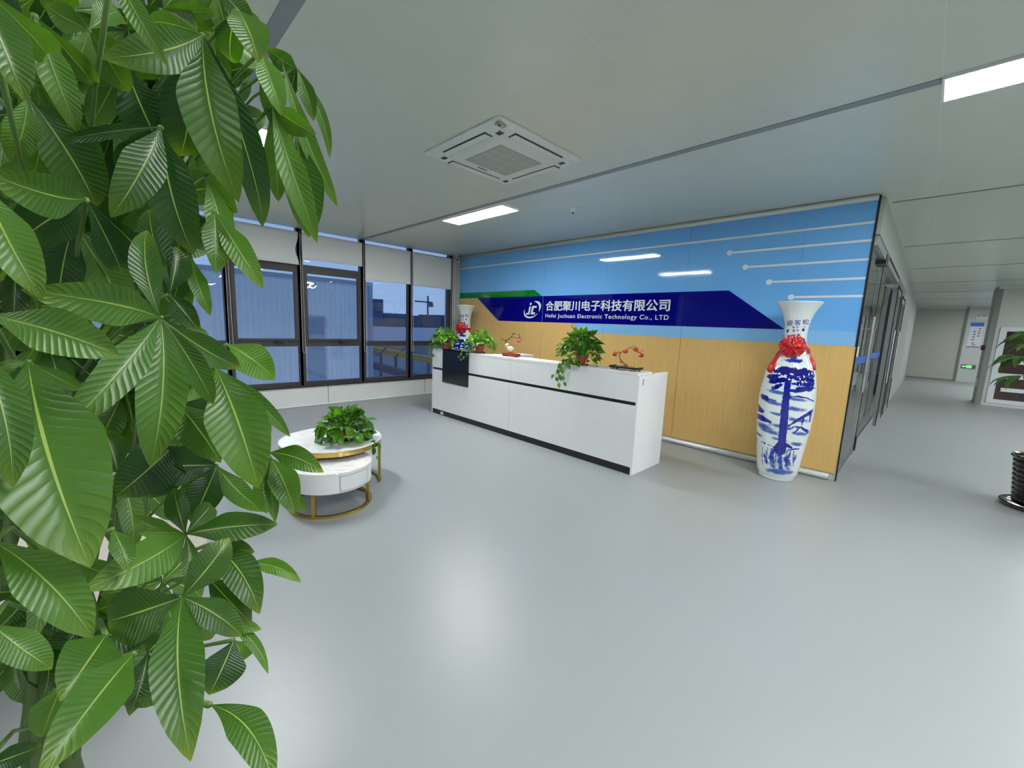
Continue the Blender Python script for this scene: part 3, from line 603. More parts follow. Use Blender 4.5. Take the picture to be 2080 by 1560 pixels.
# ------------------------------------------------------------------ sofa glimpsed behind the tree
sf = thing('sofa', (-2.75, -.85, 0), 'cream upholstered sofa mostly hidden behind the money tree leaves', 'sofa')
def cushion(x0, x1, y0, y1, z0, z1, r, m='cream'):
    return loft([rrect(x0+r, x1-r, y0+r, y1-r, r, z0), rrect(x0+r*.3, x1-r*.3, y0+r*.3, y1-r*.3, r, z0+r*.3), rrect(x0, x1, y0, y1, r, z0+r), rrect(x0, x1, y0, y1, r, z1-r), rrect(x0+r*.3, x1-r*.3, y0+r*.3, y1-r*.3, r, z1-r*.3), rrect(x0+r, x1-r, y0+r, y1-r, r, z1)], m)
cushion(-3.15, -2.3, -1.75, .1, .10, .38, .05).build('base', sf, smooth=True)
cushion(-2.42, -2.22, -1.8, .12, .10, .62, .06).build('backrest', sf, smooth=True)
cushion(-3.15, -2.42, .08, .28, .10, .52, .06).build('armrest', sf, smooth=True)
cushion(-3.15, -2.42, -2.0, -1.8, .10, .52, .06).build('armrest', sf, smooth=True)
cushion(-3.12, -2.44, -.85, .07, .38, .48, .04).build('seat_cushion', sf, smooth=True); cushion(-3.12, -2.44, -1.79, -.87, .38, .48, .04).build('seat_cushion', sf, smooth=True)
for x, y in ((-3.08, .1), (-2.35, .02), (-3.08, -1.85), (-2.35, -1.7)): MB().lathe([(0, 0), (.02, 0), (.028, .1), (0, .1)], (x, y, 0), 'foot', 12).build('leg', sf)
# ------------------------------------------------------------------ floor vases
PROF = [(0, 0), (.150, 0), (.160, .012), (.166, .04), (.184, .09), (.198, .20), (.213, .33), (.228, .475), (.240, .60), (.246, .75), (.244, .893), (.232, 1.02), (.214, 1.12), (.186, 1.20), (.152, 1.27), (.122, 1.33), (.106, 1.40), (.100, 1.47), (.101, 1.54), (.107, 1.60), (.122, 1.67), (.150, 1.735), (.180, 1.785), (.198, 1.81), (.196, 1.82), (.182, 1.80), (.14, 1.72), (.10, 1.60), (.09, 1.5), (0, 1.49)]
NOUT = 24       # outer profile points
pr_r = np.array([p[0] for p in PROF[1:NOUT]]); pr_z = np.array([p[1] for p in PROF[1:NOUT]])
def smooth_prof():
    # Catmull-Rom along the outside
    pts = np.array(PROF[1:NOUT]); out = []
    for i in range(len(pts)-1):
        p0, p1, p2, p3 = pts[max(i-1, 0)], pts[i], pts[i+1], pts[min(i+2, len(pts)-1)]
        nseg = max(2, int(np.linalg.norm(p2-p1)/.0055))
        for k in range(nseg):
            t = k/nseg; out.append(.5*((2*p1)+(-p0+p2)*t+(2*p0-5*p1+4*p2-p3)*t*t+(-p0+3*p1-3*p2+p3)*t**3))
    out.append(pts[-1]); return np.array(out)
SP = smooth_prof()
def rad(z): return float(np.interp(z, SP[:, 1], SP[:, 0]))
# painting: photo pixels on the right vase give (angle, height)
vz_v = [615, 632, 660, 690, 705, 725, 745, 770, 800, 840, 880, 920, 955, 968]; vz_z = [1.814, 1.732, 1.595, 1.447, 1.373, 1.273, 1.172, 1.047, .893, .686, .475, .261, .071, .002]
vc_v = [615, 660, 705, 770, 840, 920, 968]; vc_x = [1623, 1617, 1610.5, 1605.5, 1596, 1582, 1577]
def tz(px, py):
    v = py-(px-np.interp(py, vc_v, vc_x))*.10
    z = float(np.interp(v, vz_v, vz_z)); hw = rad(z)/.243*58; q = (px-np.interp(v, vc_v, vc_x))/hw
    return math.asin(max(-.98, min(.98, q))), z
NA = 420
ang = np.linspace(-math.pi, math.pi, NA, endpoint=False)
TH, ZZ = np.meshgrid(ang, SP[:, 1], indexing='xy'); XX = TH*.235      # unrolled metres
rs = np.random.RandomState(4)
def vnoise(x, y, s, seed):
    r = np.random.RandomState(seed); g = r.rand(64, 64)
    u, v = x/s, y/s; i, j = np.floor(u).astype(int), np.floor(v).astype(int); fu, fv = u-i, v-j; fu = fu*fu*(3-2*fu); fv = fv*fv*(3-2*fv)
    G = lambda a, b: g[a % 64, b % 64]
    return (G(i, j)*(1-fu)+G(i+1, j)*fu)*(1-fv)+(G(i, j+1)*(1-fu)+G(i+1, j+1)*fu)*fv
INK = np.zeros_like(XX)
N1 = vnoise(XX, ZZ, .014, 1)-.5; N2 = vnoise(XX, ZZ, .03, 2)-.5; N3 = vnoise(XX*.4, ZZ, .02, 3)
def put(a, dens):
    global INK; INK = np.maximum(INK, np.clip(a, 0, 1)*dens)
def stroke(pts, rs_, dens=1, soft=.004, ns=.004):
    P = [(tz(x, y)[0]*.235, tz(x, y)[1]) for x, y in pts]; R = [r*.00415 for r in rs_]; d = np.full_like(XX, 9.)
    for (a, b), (c, e), r0, r1_ in zip(P[:-1], P[1:], R[:-1], R[1:]):
        dx, dz = c-a, e-b; t = np.clip(((XX-a)*dx+(ZZ-b)*dz)/(dx*dx+dz*dz+1e-9), 0, 1)
        d = np.minimum(d, np.hypot(XX-a-t*dx, ZZ-b-t*dz)-(r0+(r1_-r0)*t))
    put(.5-(d+N1*ns*2)/soft, dens)
def pad(x, y, rx, ry, dens=.9, rot=0, soft=.15, ns=.5):
    th, z = tz(x, y); rx *= .0043; ry *= .0045; dx, dz = XX-th*.235, ZZ-z; c, s_ = math.cos(rot), math.sin(rot)
    q = np.hypot((dx*c+dz*s_)/rx, (-dx*s_+dz*c)/ry)+ns*(N1+N2)*.9
    put((1-q)/soft+.5, dens)
for a in ((1582, 792, 24, 4), (1575, 813, 22, 4), (1618, 824, 20, 4), (1585, 835, 18, 3), (1622, 806, 20, 3), (1625, 846, 22, 4), (1588, 858, 20, 4), (1628, 873, 20, 4), (1565, 870, 26, 4), (1585, 884, 14, 3), (1620, 893, 16, 4), (1540, 880, 14, 3), (1552, 862, 20, 6)): pad(*a, dens=.55, soft=.8, ns=.35, rot=-.08)
pad(1607, 752, 44, 9, 1, 0); pad(1572, 761, 19, 5, 1, .2); pad(1642, 757, 22, 9, 1, -.25); pad(1600, 748, 26, 6, 1)
pad(1580, 771, 20, 5, 1, .25); pad(1590, 767, 26, 4, .95, .1); pad(1582, 781, 13, 5, .9, .6); pad(1636, 768, 28, 5, 1, -.05); pad(1633, 777, 24, 4.5, .95, 0); pad(1640, 786, 24, 6, .9, .08); pad(1622, 789, 22, 4, .85, .1); pad(1648, 776, 12, 9, .8)
stroke([(1607, 757), (1603, 775), (1598, 820), (1594, 860), (1590, 890), (1586, 903)], [6.5, 6, 7, 8, 8.5, 14], .88)
stroke([(1578, 897), (1590, 890), (1608, 899)], [3, 6, 3], .9)
stroke([(1607, 765), (1622, 760), (1640, 762)], [2, 1.5, 1], 1); stroke([(1605, 765), (1588, 768)], [2, 1], 1)
stroke([(1604, 801), (1622, 800), (1638, 803), (1653, 812)], [1.2, 1.4, 1.2, .8], 1)
stroke([(1604, 857), (1618, 848), (1634, 839), (1650, 831)], [1.4, 3, 3.5, 5], .95); stroke([(1634, 840), (1630, 856)], [3, 1], .9); stroke([(1648, 832), (1646, 850)], [5, 3], .8)
stroke([(1603, 864), (1615, 858), (1628, 860), (1642, 872)], [.9, 1.4, 2, 4], .9); stroke([(1625, 861), (1614, 871)], [2, 1.5], .9)
pad(1556, 805, 13, 6.5, .85, -.1); pad(1572, 808, 10, 3, .6, -.2, .6); pad(1549, 801, 5, 4, .8)
for poly, dn in (([(1538, 818), (1545, 822), (1555, 830), (1553, 836), (1540, 835)], .85), ([(1538, 838), (1552, 840), (1571, 850), (1569, 854), (1538, 849)], .85)):
    P = [(tz(x, y)[0]*.235, tz(x, y)[1]) for x, y in poly]; ins = np.zeros(XX.shape, bool)
    for (a, b), (c, e) in zip(P, P[1:]+P[:1]):
        if b == e: continue
        ins ^= ((b > ZZ) != (e > ZZ)) & (XX < (c-a)*(ZZ-b)/(e-b)+a)
    put(ins*1.0, dn)
for k in range(7): stroke([(1541+k*4.4, 853+k*.4), (1540+k*4.4, 860+k*.4)], [.5, .5], .8, .003, 0)
# rock with washed gullies
rk = np.zeros_like(INK); th, z = tz(1583, 918)
q = np.hypot((XX-th*.235)/.185, (ZZ-z+.02)/.13)+N2*.35
rock = np.clip((1-q)/.18, 0, 1)*np.clip((tz(1583, 897)[1]+.008*np.sin(XX*60)-ZZ)/.006, 0, 1)
rk = rock*(.42+.34*np.sin(XX*80+np.sin(ZZ*30)*1.0+N2*3)+N1*.5)
INK = np.maximum(INK, np.clip(rk, 0, 1)); pad(1585, 948, 34, 6, .6, .05, .7, .4)
stroke([(1546, 893), (1560, 896), (1575, 900), (1600, 904), (1624, 902)], [1.6, 1.2, 1, 1, 1.3], 1, ns=.008)
for x0 in (1548, 1558, 1566, 1577, 1588, 1599, 1612): stroke([(x0+2, 903), (x0-1, 918), (x0+1, 938)], [.5, .7, .4], .95, .003)
# neck and shoulder motifs
pad(1599, 671, 7, 3, .9, .3); pad(1630, 671, 8, 3, .9); pad(1620, 682, 9, 4, .8); pad(1631, 694, 5, 8, .9); pad(1591, 682, 4, 7, .9); pad(1592, 658, 3, 3, .9)
pad(1612, 731, 26, 4, .8, 0, .4); pad(1610, 726, 12, 5, .7, 0, .6, 1.2); pad(1554, 745, 8, 4, .7, .3, .5); pad(1547, 764, 3, 8, .6, 0, .4, 1.6)
# the unseen sides carry clouds and pads too
for k in range(34):
    t, z = rs.uniform(1.5, 2*math.pi-1.5), rs.uniform(.2, 1.2); t = (t+math.pi) % (2*math.pi)-math.pi
    dx, dz = XX-t*.235, ZZ-z; rx, rz = rs.uniform(.03, .09), rs.uniform(.012, .03); put((1-np.hypot(dx/rx, dz/rz)-(N1+N2)*.9)/.4, rs.choice([.55, .9]))
INK = np.clip(INK*(.95+.15*N3), 0, 1)
def vase_mat():
    m = mat('porcelain', (222, 230, 226), .07, coat=.6); n = m.node_tree; b = n.nodes['Principled BSDF']
    a = n.nodes.new('ShaderNodeAttribute'); a.attribute_name = 'ink'
    r = n.nodes.new('ShaderNodeValToRGB'); e = r.color_ramp.elements
    e[0].position = 0; e[0].color = lin((218, 228, 226)); e[1].position = 1; e[1].color = lin((8, 10, 120))
    x = e.new(.5); x.color = lin((74, 104, 180)); x = e.new(.85); x.color = lin((16, 28, 152))
    n.links.new(a.outputs['Fac'], r.inputs[0]); n.links.new(r.outputs[0], b.inputs['Base Color']); return m
VM = vase_mat()
def make_vase(loc, face, label):
    t = thing('floor_vase', loc, label, 'vase', 'blue and white floor vases')
    nz = len(SP); vs = []
    # angle 0 looks along -Y of the vase
    c, s_ = np.sin(ang), -np.cos(ang)
    V = np.zeros((nz, NA, 3)); V[:, :, 0] = SP[:, 0][:, None]*c; V[:, :, 1] = SP[:, 0][:, None]*s_; V[:, :, 2] = SP[:, 1][:, None]
    inner = PROF[NOUT:]; vi = []
    for r, z in inner: vi += [(r*a, r*b, z) for a, b in zip(c, s_)]
    vs = [tuple(v) for v in V.reshape(-1, 3)]+vi
    nr = nz+len(inner); fs = [(i*NA+j, i*NA+(j+1) % NA, (i+1)*NA+(j+1) % NA, (i+1)*NA+j) for i in range(nr-1) for j in range(NA)]
    fs.append(tuple(range(NA))[::-1])
    me = bpy.data.meshes.new('vase_body'); me.from_pydata(vs, [], fs); me.materials.append(VM)
    at_ = me.attributes.new('ink', 'FLOAT', 'POINT'); at_.data.foreach_set('value', np.concatenate([INK.ravel(), np.zeros(len(vi))]))
    me.polygons.foreach_set('use_smooth', [True]*len(me.polygons)); me.set_sharp_from_angle(angle=1.2)
    o = bpy.data.objects.new('vase_body', me); COL.objects.link(o); o.parent = t
    # inscription
    b = MB()
    def write(body, px0, px1, py0, py1, bold, sp):
        vs, fs = text_shape(body, bold, 1, sp); a0, a1, b0, b1 = vs[:, 0].min(), vs[:, 0].max(), vs[:, 1].min(), vs[:, 1].max(); out = []
        for v in vs:
            th, z = tz(px0+(v[0]-a0)/(a1-a0)*(px1-px0), py1+(v[1]-b0)/(b1-b0)*(py0-py1)); r = rad(z)+.0008+v[2]
            out.append((r*math.sin(th), -r*math.cos(th), z))
        b.add(out, fs, 'inkblue')
    write('迎客松', 1597, 1640, 650, 661, .015, 1.45); write('景作  日', 1608, 1634, 663, 667, .01, 1.6); write('德年', 1608, 1621, 669, 674, .01, 1.6)
    b.build('inscription', t, origin=(0, 0, 1.4))
    # red satin bow: sash round the neck, a rosette of loops, two tails
    ZN = 1.375
    sb = MB(); sb.lathe([(rad(ZN-.02)+.001, -.02), (rad(ZN-.01)+.006, -.01), (rad(ZN+.008)+.006, .008), (rad(ZN+.02)+.001, .02)], (0, 0, ZN), 'red', 40)
    so = sb.build('ribbon', t, smooth=True, origin=parent_loc(t)); 
    rb = MB(); cx_, cy_, cz_ = -.012, -rad(ZN)-.025, ZN+.01; rr = random.Random(5)
    for ringi, (cnt, R, w, lift) in enumerate(((8, .112, .075, .0), (7, .085, .066, .016), (5, .055, .05, .032))):
        for k in range(cnt):
            a = 2*math.pi*(k+rr.random()*.35)/cnt; ca, sa = math.cos(a), math.sin(a); vs = []; fs = []
            for i in range(11):     # a loop of ribbon going out and coming back
                t_ = i/10; rad_ = R*math.sin(math.pi*t_)**.8; hh = lift+.022*math.cos(math.pi*t_)
                for q in (-1, -.5, 0, .5, 1):
                    ww = w*.5*q*(.3+.7*math.sin(math.pi*t_)); tw = .010*math.sin(4*t_+k*2.3)*q+.012*math.cos(q*4+k)*math.sin(math.pi*t_)
                    vs.append((cx_+ca*rad_-sa*ww, cy_-hh-.012+tw, cz_+sa*rad_+ca*ww))
            for i in range(10):
                for q in range(4): a_ = i*5+q; fs.append((a_, a_+1, a_+6, a_+5))
            rb.add(vs, fs, 'red')
    rb.build('rosette', so, smooth=True, origin=parent_loc(t))
    for ob in (so, so.children[0]): ob.location = (0, 0, 0)
    for sg, P in ((-1, [(1592, 708), (1582, 718), (1573, 735), (1565, 752)]), (1, [(1632, 706), (1641, 717), (1650, 732), (1662, 750)])):
        vs = []; fs = []; K = 14; ctr = []
        for px, py in P:
            th, z = tz(px, py); ctr.append((max(-1.35, min(1.35, th)), z))
        for i in range(K+1):
            u = i/K*(len(ctr)-1); j = min(int(u), len(ctr)-2); f = u-j; th = ctr[j][0]*(1-f)+ctr[j+1][0]*f; z = ctr[j][1]*(1-f)+ctr[j+1][1]*f
            r = rad(z)+.010+.006*math.sin(i*.7)
            for q in range(5):
                w = (.012+.034*min(1, i/K*1.5))*(q/4-.5)*2; fold_ = .008*math.cos(q*math.pi/2+i*.3)
                a = th+w/r*.9; vs.append(((r+fold_)*math.sin(a), -(r+fold_)*math.cos(a), z+w*.35*sg+(-.02*abs(q/4-.3) if i == K else 0)))
        for i in range(K):
            for q in range(4): a = i*5+q; fs.append((a, a+1, a+6, a+5))
        tb = MB().add(vs, fs, 'red').build('ribbon_tail', so, smooth=True, origin=parent_loc(t)); tb.location = (0, 0, 0)
        sol = tb.modifiers.new('thick', 'SOLIDIFY'); sol.thickness = .0015
    t.rotation_euler = (0, 0, face); return t
# angle so that painting side faces the door side of the room
VR = (-.952, 4.937, 0)
# built in local coordinates: create at origin then move
def place_vase(loc, face, label):
    t = make_vase((0, 0, 0), 0, label); t.location = loc; t.rotation_euler = (0, 0, face); return t
place_vase(VR, .19, 'blue and white porcelain floor vase with red bow, standing before the mural right end')
v2 = place_vase((-6.33, 4.93, 0), .45, 'blue and white porcelain vase with red bow in the window corner behind desk plants')
# ------------------------------------------------------------------ pothos plants
def pothos(name, loc, label, n, R, Hh, size, seed, pot_r=.055, pot_h=.085, vines=(), lean=(0, 0), tint=.5, spread=1.0, lowz=-.03):
    rr = random.Random(seed); t = thing(name, (0, 0, 0), label, 'plant', 'potted pothos plants')
    MB().lathe([(0, .008), (pot_r*1.15, .008), (pot_r*1.25, .022), (pot_r*1.18, .022), (pot_r*1.1, .012), (0, .012)], (0, 0, 0-.008), 'clear', 32).build('saucer', t, smooth=True, auto=.6)
    pt = MB(); prof = [(0, .006), (pot_r*.72, .006), (pot_r*.95, pot_h*.85), (pot_r*1.04, pot_h*.86), (pot_r*1.06, pot_h), (pot_r*.96, pot_h), (pot_r*.92, pot_h*.86), (0, pot_h*.84)]
    pt.lathe(prof, (0, 0, 0), 'potred', 36, mats=['potred']*6+['soil']); pt.build('pot', t, smooth=True, auto=.6)
    fo = MB(); sm_ = MB()
    for i in range(n):
        a = rr.random()*2*math.pi; el = rr.random()**.8; rad_ = R*(.25+.75*el)*spread; z = pot_h+Hh*(1-el**1.6)*rr.uniform(.55, 1.05)
        sz_ = 1
        if el > .75: z = pot_h+rr.uniform(lowz, Hh*.45)
        b = Vector((rad_*math.cos(a)+lean[0]*el, rad_*math.sin(a)+lean[1]*el, z)); L = size*rr.uniform(.7, 1.2)
        out = Vector((math.cos(a), math.sin(a), 0)); a2 = a+rr.uniform(-.9, .9); d = Vector((math.cos(a2), math.sin(a2), 0))*rr.uniform(.5, 1)+Vector((0, 0, rr.uniform(-.9, .25) if el > .3 else rr.uniform(-.2, 1.2)))
        d.normalize(); nrm = (Vector((0, 0, 1))+out*rr.uniform(.2, 1.3)+Vector((rr.uniform(-.5, .5), rr.uniform(-.5, .5), 0))).normalized()
        if abs(nrm.dot(d)) > .9: nrm = out
        fo.blade(b, b+d*L, L*.74, nrm, 'pothos', arch=.07, fold=.3, wave=.03, tint=tint+rr.uniform(-.4, .45), shape='ovate', nl=8, nw=4, seed=i)
        st_ = Vector((rr.uniform(-1, 1)*pot_r*.5, rr.uniform(-1, 1)*pot_r*.5, pot_h*.8)); mid = (st_+b)/2+Vector((0, 0, .3*(b-st_).length)); 
        sm_.tube([st_, (st_+mid)/2+Vector((0, 0, .01)), mid, (mid+b)/2+Vector((0, 0, .012)), b], .0022, 'stem', 4)
    for vn in vines:
        P = [Vector(p) for p in vn]; sm_.tube(P, .0022, 'stem', 5)
        for k in range(len(P)-1):
            for f in (.3, .8):
                p = P[k].lerp(P[k+1], f); a = rr.random()*6.28; o_ = Vector((math.cos(a)*.02, math.sin(a)*.02-.012, -.005)); d = Vector((math.cos(a)*.5, math.sin(a)*.5, -1)).normalized(); L = size*rr.uniform(.55, .85)
                sm_.tube([p, p+o_], .0012, 'stem', 4); fo.blade(p+o_, p+o_+d*L, L*.62, Vector((.5, -1, .35)).normalized(), 'pothos', arch=.07, fold=.25, tint=tint+rr.uniform(-.2, .4), shape='ovate', nl=8, nw=4, seed=k)
    fo.build('foliage', t, smooth=True, origin=(0, 0, 0)); sm_.build('stems', t, smooth=True, origin=(0, 0, 0))
    t.location = loc; return t
zt = dh+.001
pothos('potted_pothos', (-5.44, 3.86, zt), 'small potted pothos at the far left end of the white desk', 150, .205, .21, .078, 11, pot_r=.066, pot_h=.105, tint=.55, lean=(-.03, -.02), lowz=-.06,
       vines=[[(-.02, -.06, .08), (-.07, -.15, .07), (-.09, -.20, -.03), (-.09, -.215, -.09)]])
pothos('potted_pothos', (-4.60, 3.86, zt), 'bushy potted pothos on the desk beside the black panel', 170, .22, .20, .072, 12, pot_r=.066, pot_h=.105, tint=.7, lean=(0, 0), lowz=-.05,
       vines=[[(-.05, -.04, .08), (-.12, -.15, .08), (-.16, -.22, -.02), (-.17, -.22, -.10)], [(-.02, -.05, .08), (-.06, -.18, .05), (-.06, -.21, -.07)]])
pothos('potted_pothos', (-2.78, 3.86, zt), 'large potted pothos trailing down the desk front near the persimmon ornament', 170, .22, .27, .095, 13, pot_r=.07, pot_h=.12, tint=.35, lean=(-.02, -.03), lowz=-.10,
       vines=[[(-.03, -.06, .08), (-.11, -.15, .06), (-.15, -.20, -.08), (-.15, -.205, -.24)], [(-.02, -.06, .08), (-.05, -.16, .05), (-.08, -.21, -.08), (-.075, -.205, -.22)], [(0, -.06, .08), (-.09, -.17, .02), (-.12, -.205, -.14)], [(-.05, -.06, .08), (-.17, -.16, .04), (-.2, -.2, -.1), (-.2, -.2, -.16)]])
ptab = hit(700, 892, 2, h1)
pothos('potted_pothos', (ptab.x, ptab.y, h1+.001), 'bushy potted pothos on the marble coffee table', 150, .20, .17, .105, 14, tint=.4, pot_r=.06, pot_h=.08, lowz=-.05,
       vines=[[(.05, .05, .07), (.13, .12, .06), (.19, .16, .04), (.23, .20, -.02), (.235, .21, -.16)]])
# ------------------------------------------------------------------ desk ornaments
def pz(px, py, y=3.87): return hit(px, py, 1, y)
o1 = pz(1038, 722); o1 = Vector((o1.x, 3.87, dh+.001))
q = thing('persimmon_ornament', o1, 'gilt gourd ornament with dark branch and two orange persimmons on a red wooden base', 'ornament')
B1 = lambda px, py, dy=0: Vector((pz(px, py).x, 3.87+dy, pz(px, py).z-.018))
w_ = MB().box(o1.x-.13, o1.x+.13, 3.82, 3.92, dh+.014, dh+.045, 'redwood')
for sx_ in (-.11, .11): w_.box(o1.x+sx_-.012, o1.x+sx_+.012, 3.83, 3.91, dh+.001, dh+.014, 'redwood')
w_.build('base', q)
gq = MB().ball(B1(1037, 707, 0), .052, 'ivory', (1.15, .8, .85), 20, 14).ball(B1(1030, 699, 0), .035, 'ivory', (.9, .8, .9), 18, 12); gq.build('gilt_gourd', q, smooth=True)
br = MB(); br.tube([B1(1028, 697), B1(1028, 689), B1(1034, 686), B1(1040, 681), B1(1046, 684), B1(1054, 685), B1(1066, 687)], [.008, .007, .006, .005, .004, .003, .001], 'twiggreen', 7)
br.tube([B1(1028, 689), B1(1021, 687)], [.006, .003], 'twiggreen', 6).tube([B1(1038, 682), B1(1041, 677), B1(1047, 674)], [.004, .003, .002], 'twiggreen', 6).tube([B1(1052, 685), B1(1055, 678)], [.003, .002], 'twiggreen', 6)
for px, py in ((1020, 687), (1042, 676), (1054, 677), (1056, 682), (1045, 675)): br.ball(B1(px, py), .012, 'twiggreen', (1.1, .5, .8), 8, 5)
br.build('branch', q, smooth=True)
for px, py in ((1048, 690), (1054, 691)): MB().ball(B1(px, py), .024, 'persimmon', (1, 1, .78), 18, 12).build('persimmon', q, smooth=True)
o2 = pz(1272, 750); q = thing('persimmon_ornament', (o2.x, 3.87, dh+.001), 'curved branch ornament with red persimmons on a black tray, right end of the desk', 'ornament')
B2 = lambda px, py, dy=0: Vector((pz(px, py).x, 3.87+dy, pz(px, py).z-.016))
xa, xb = pz(1244, 747).x, pz(1300, 752).x
MB().box(xa, xb, 3.80, 3.93, dh+.02, dh+.036, 'black').box(xa-.0, xa+.01, 3.80, 3.93, dh+.036, dh+.043, 'black').box(xb-.01, xb, 3.80, 3.93, dh+.036, dh+.043, 'black').build('tray', q)
for x in (xa+.03, xb-.03):
    for y in (3.815, 3.915): MB().lathe([(0, 0), (.012, 0), (.016, .02), (0, .02)], (x, y, dh+.001), 'goldleaf', 10).build('foot', q)
br = MB(); br.tube([B2(1283, 745), B2(1274, 741), B2(1266, 733), B2(1259, 725), B2(1259, 716), B2(1266, 709), B2(1276, 705), B2(1285, 705), B2(1295, 703)], [.009, .010, .008, .0075, .0065, .006, .0045, .0035, .002], 'goldleaf', 8)
for P in ([(1260, 716), (1252, 712), (1247, 709)], [(1260, 714), (1256, 709)], [(1276, 705), (1284, 701), (1293, 700)], [(1290, 707), (1300, 713), (1309, 708)], [(1300, 713), (1303, 719)], [(1285, 705), (1290, 709)]): br.tube([B2(*p) for p in P], [.004, .003, .0015][:len(P)], 'twig', 6)
for px, py in ((1288, 745), (1281, 744), (1277, 743), (1270, 737)): br.ball(B2(px, py), .02, 'goldleaf', (1.2, .8, .6), 10, 6)
br.ball(B2(1293, 745), .012, 'ivory').build('branch', q, smooth=True)
for px, py in ((1249, 717), (1271, 711), (1292, 707), (1303, 719)):
    f = MB().ball(B2(px, py), .026, 'persred', (1.05, 1.05, .8), 18, 12).build('persimmon', q, smooth=True)
    MB().ball(B2(px, py)+Vector((0, 0, .021)), .012, 'goldleaf', (1.2, 1.2, .25), 8, 4).build('calyx', f)
bd = MB().ball(B2(1262, 732), .012, 'persimmon', (1.5, .8, .8)).tube([B2(1265, 730), B2(1257, 735)], [.007, .001], 'ivory', 6).ball(B2(1297, 712), .012, 'persimmon', (1.5, .8, .8)).tube([B2(1299, 711), B2(1293, 713)], [.005, .001], 'ivory', 6)
bd.build('small_birds', q, smooth=True)
# ------------------------------------------------------------------ plant in the black ribbed pot at the right edge
pc = Vector((.90, 5.93, 0)); rp_ = thing('potted_palm', pc, 'money tree plant in a black ribbed pot at the right edge', 'plant')
prof = [(0, .035), (.165, .035)]; mats_ = ['potblk', 'potblk']
for k in range(9):
    z = .05+k*.045; r = .175+.0045*k; prof += [(r-.002, z), (r+.004, z+.02), (r-.0015, z+.041), (r-.005, z+.0425)]; mats_ += ['potblk', 'potblk', 'potline', 'potblk']
prof += [(.225, .46), (.232, .475), (.225, .485), (.205, .48), (.2, .455), (0, .455)]; mats_ += ['potblk', 'potblk', 'potblk', 'potblk', 'soil', 'soil']
MB().lathe(prof, pc, 'potblk', 56, mats=mats_).build('pot', rp_, smooth=True, auto=1.0)
MB().lathe([(0, 0), (.2, 0), (.235, .02), (.25, .045), (.245, .05), (.225, .03), (0, .028)], pc, 'potbrown', 56, mats=['potbrown']*3+['potblk']*3).build('saucer', rp_, smooth=True, auto=1.0)
tr = MB(); rr = random.Random(3)
for k in range(3): tr.tube([pc+Vector((.03*math.cos(k*2.1+z*5), .03*math.sin(k*2.1+z*5), z)) for z in np.linspace(.45, 1.35, 14)], [.018-.0006*i for i in range(14)], 'bark', 8)
tr.build('trunk', rp_, smooth=True)
for k in range(20):
    a = 2*math.pi*k/20*3.1+.4; e = rr.uniform(-.1, .9); L = rr.uniform(.28, .42); top = pc+Vector((0, 0, rr.uniform(1.22, 1.42)))
    hub = top+Vector((math.cos(a)*math.cos(e), math.sin(a)*math.cos(e), math.sin(e)))*L; lf = MB(); lf.tube([top, top.lerp(hub, .5)+Vector((0, 0, .02)), hub], .004, 'stem', 5)
    for j in range(6):
        b = a+(j-2.5)*.75; d = Vector((math.cos(b), math.sin(b), rr.uniform(-.85, -.15))).normalized(); l = rr.uniform(.19, .27)*(1-.25*abs(j-2.5)/2.5)
        lf.blade(hub, hub+d*l, l*.27, Vector((math.cos(b)*.4, math.sin(b)*.4, 1)), 'pachira', arch=.1, fold=.3, tint=rr.uniform(-.1, .4), nl=8, nw=4, seed=j)
    lf.build('leaf', rp_, smooth=True)
# ------------------------------------------------------------------ outside the windows
def outside(name, mb, lab, cat, **k): return tag(mb.build(name, **k), lab, cat)
XO = -11.5
b = MB().box(XO-6, XO, -14, 5.50, -6, 2.50, 'outw').box(XO-.02, XO+.06, -14, 5.52, 2.44, 2.53, 'roof'); 
bo = thing('neighbouring_building', (XO-3, -4, -6), 'pale corrugated building close outside the left windows', 'building'); b.build('cladding', bo)
MB().box(XO+.0, XO+.08, 5.40, 5.50, -6, 2.44, 'roof').build('corner_post', bo)
dp = MB().box(XO+.01, XO+.05, 3.7, 4.15, -.9, 1.5, 'roof'); dp.build('door_panel', bo)
MB().box(XO+.01, XO+.06, .2, 1.2, 1.75, 1.8, 'roof').box(XO+.01, XO+.06, .2, 1.2, 1.4, 1.44, 'roof').build('cable_tray', bo)
struct('ground_outside', MB().box(-300, -W-.4, -80, 400, -7, -6, 'outdark'))
rf = thing('factory_roof', (-20, 10, -6), 'low pale factory roof outside the right hand windows', 'building')
MB().box(-60, -16, 7.6, 40, -6, .46, 'roof').build('roof_slab', rf)
MB().box(-16.0, -15.9, 7.6, 40, .1, .62, 'grayp').build('parapet', rf)
gr = thing('steel_gantry', (-12.2, 8, -6), 'yellowish steel beams below the corner windows outside', 'beam')
P1, P2, P3, P4 = hit(756, 709, 0, -14), hit(885, 733, 0, -11), hit(758, 741, 0, -14), hit(850, 768, 0, -11)
MB().tube([P1, P2], .13, 'yellow', 4).build('beam', gr); MB().tube([P3, P4], .16, 'outdark', 4).build('beam', gr)
for k in range(4): q_ = P1.lerp(P2, .15+k*.25); MB().tube([(q_.x, q_.y, -6), (q_.x, q_.y, q_.z)], .05, 'outdark', 6).build('post', gr)
MB().tube([hit(765, 722, 0, -13.2), hit(786, 705, 0, -13.2)], .03, 'outdark', 5).build('brace', gr); MB().tube([hit(800, 728, 0, -12.6), hit(822, 706, 0, -12.6)], .03, 'outdark', 5).build('brace', gr)
low = thing('low_roof', (-18, 9, -6), 'pale blue lower roof below the steel beams outside', 'building'); MB().box(-15.5, -11.6, 5.8, 30, -6, -1.6, 'roof').build('roof_slab', low)
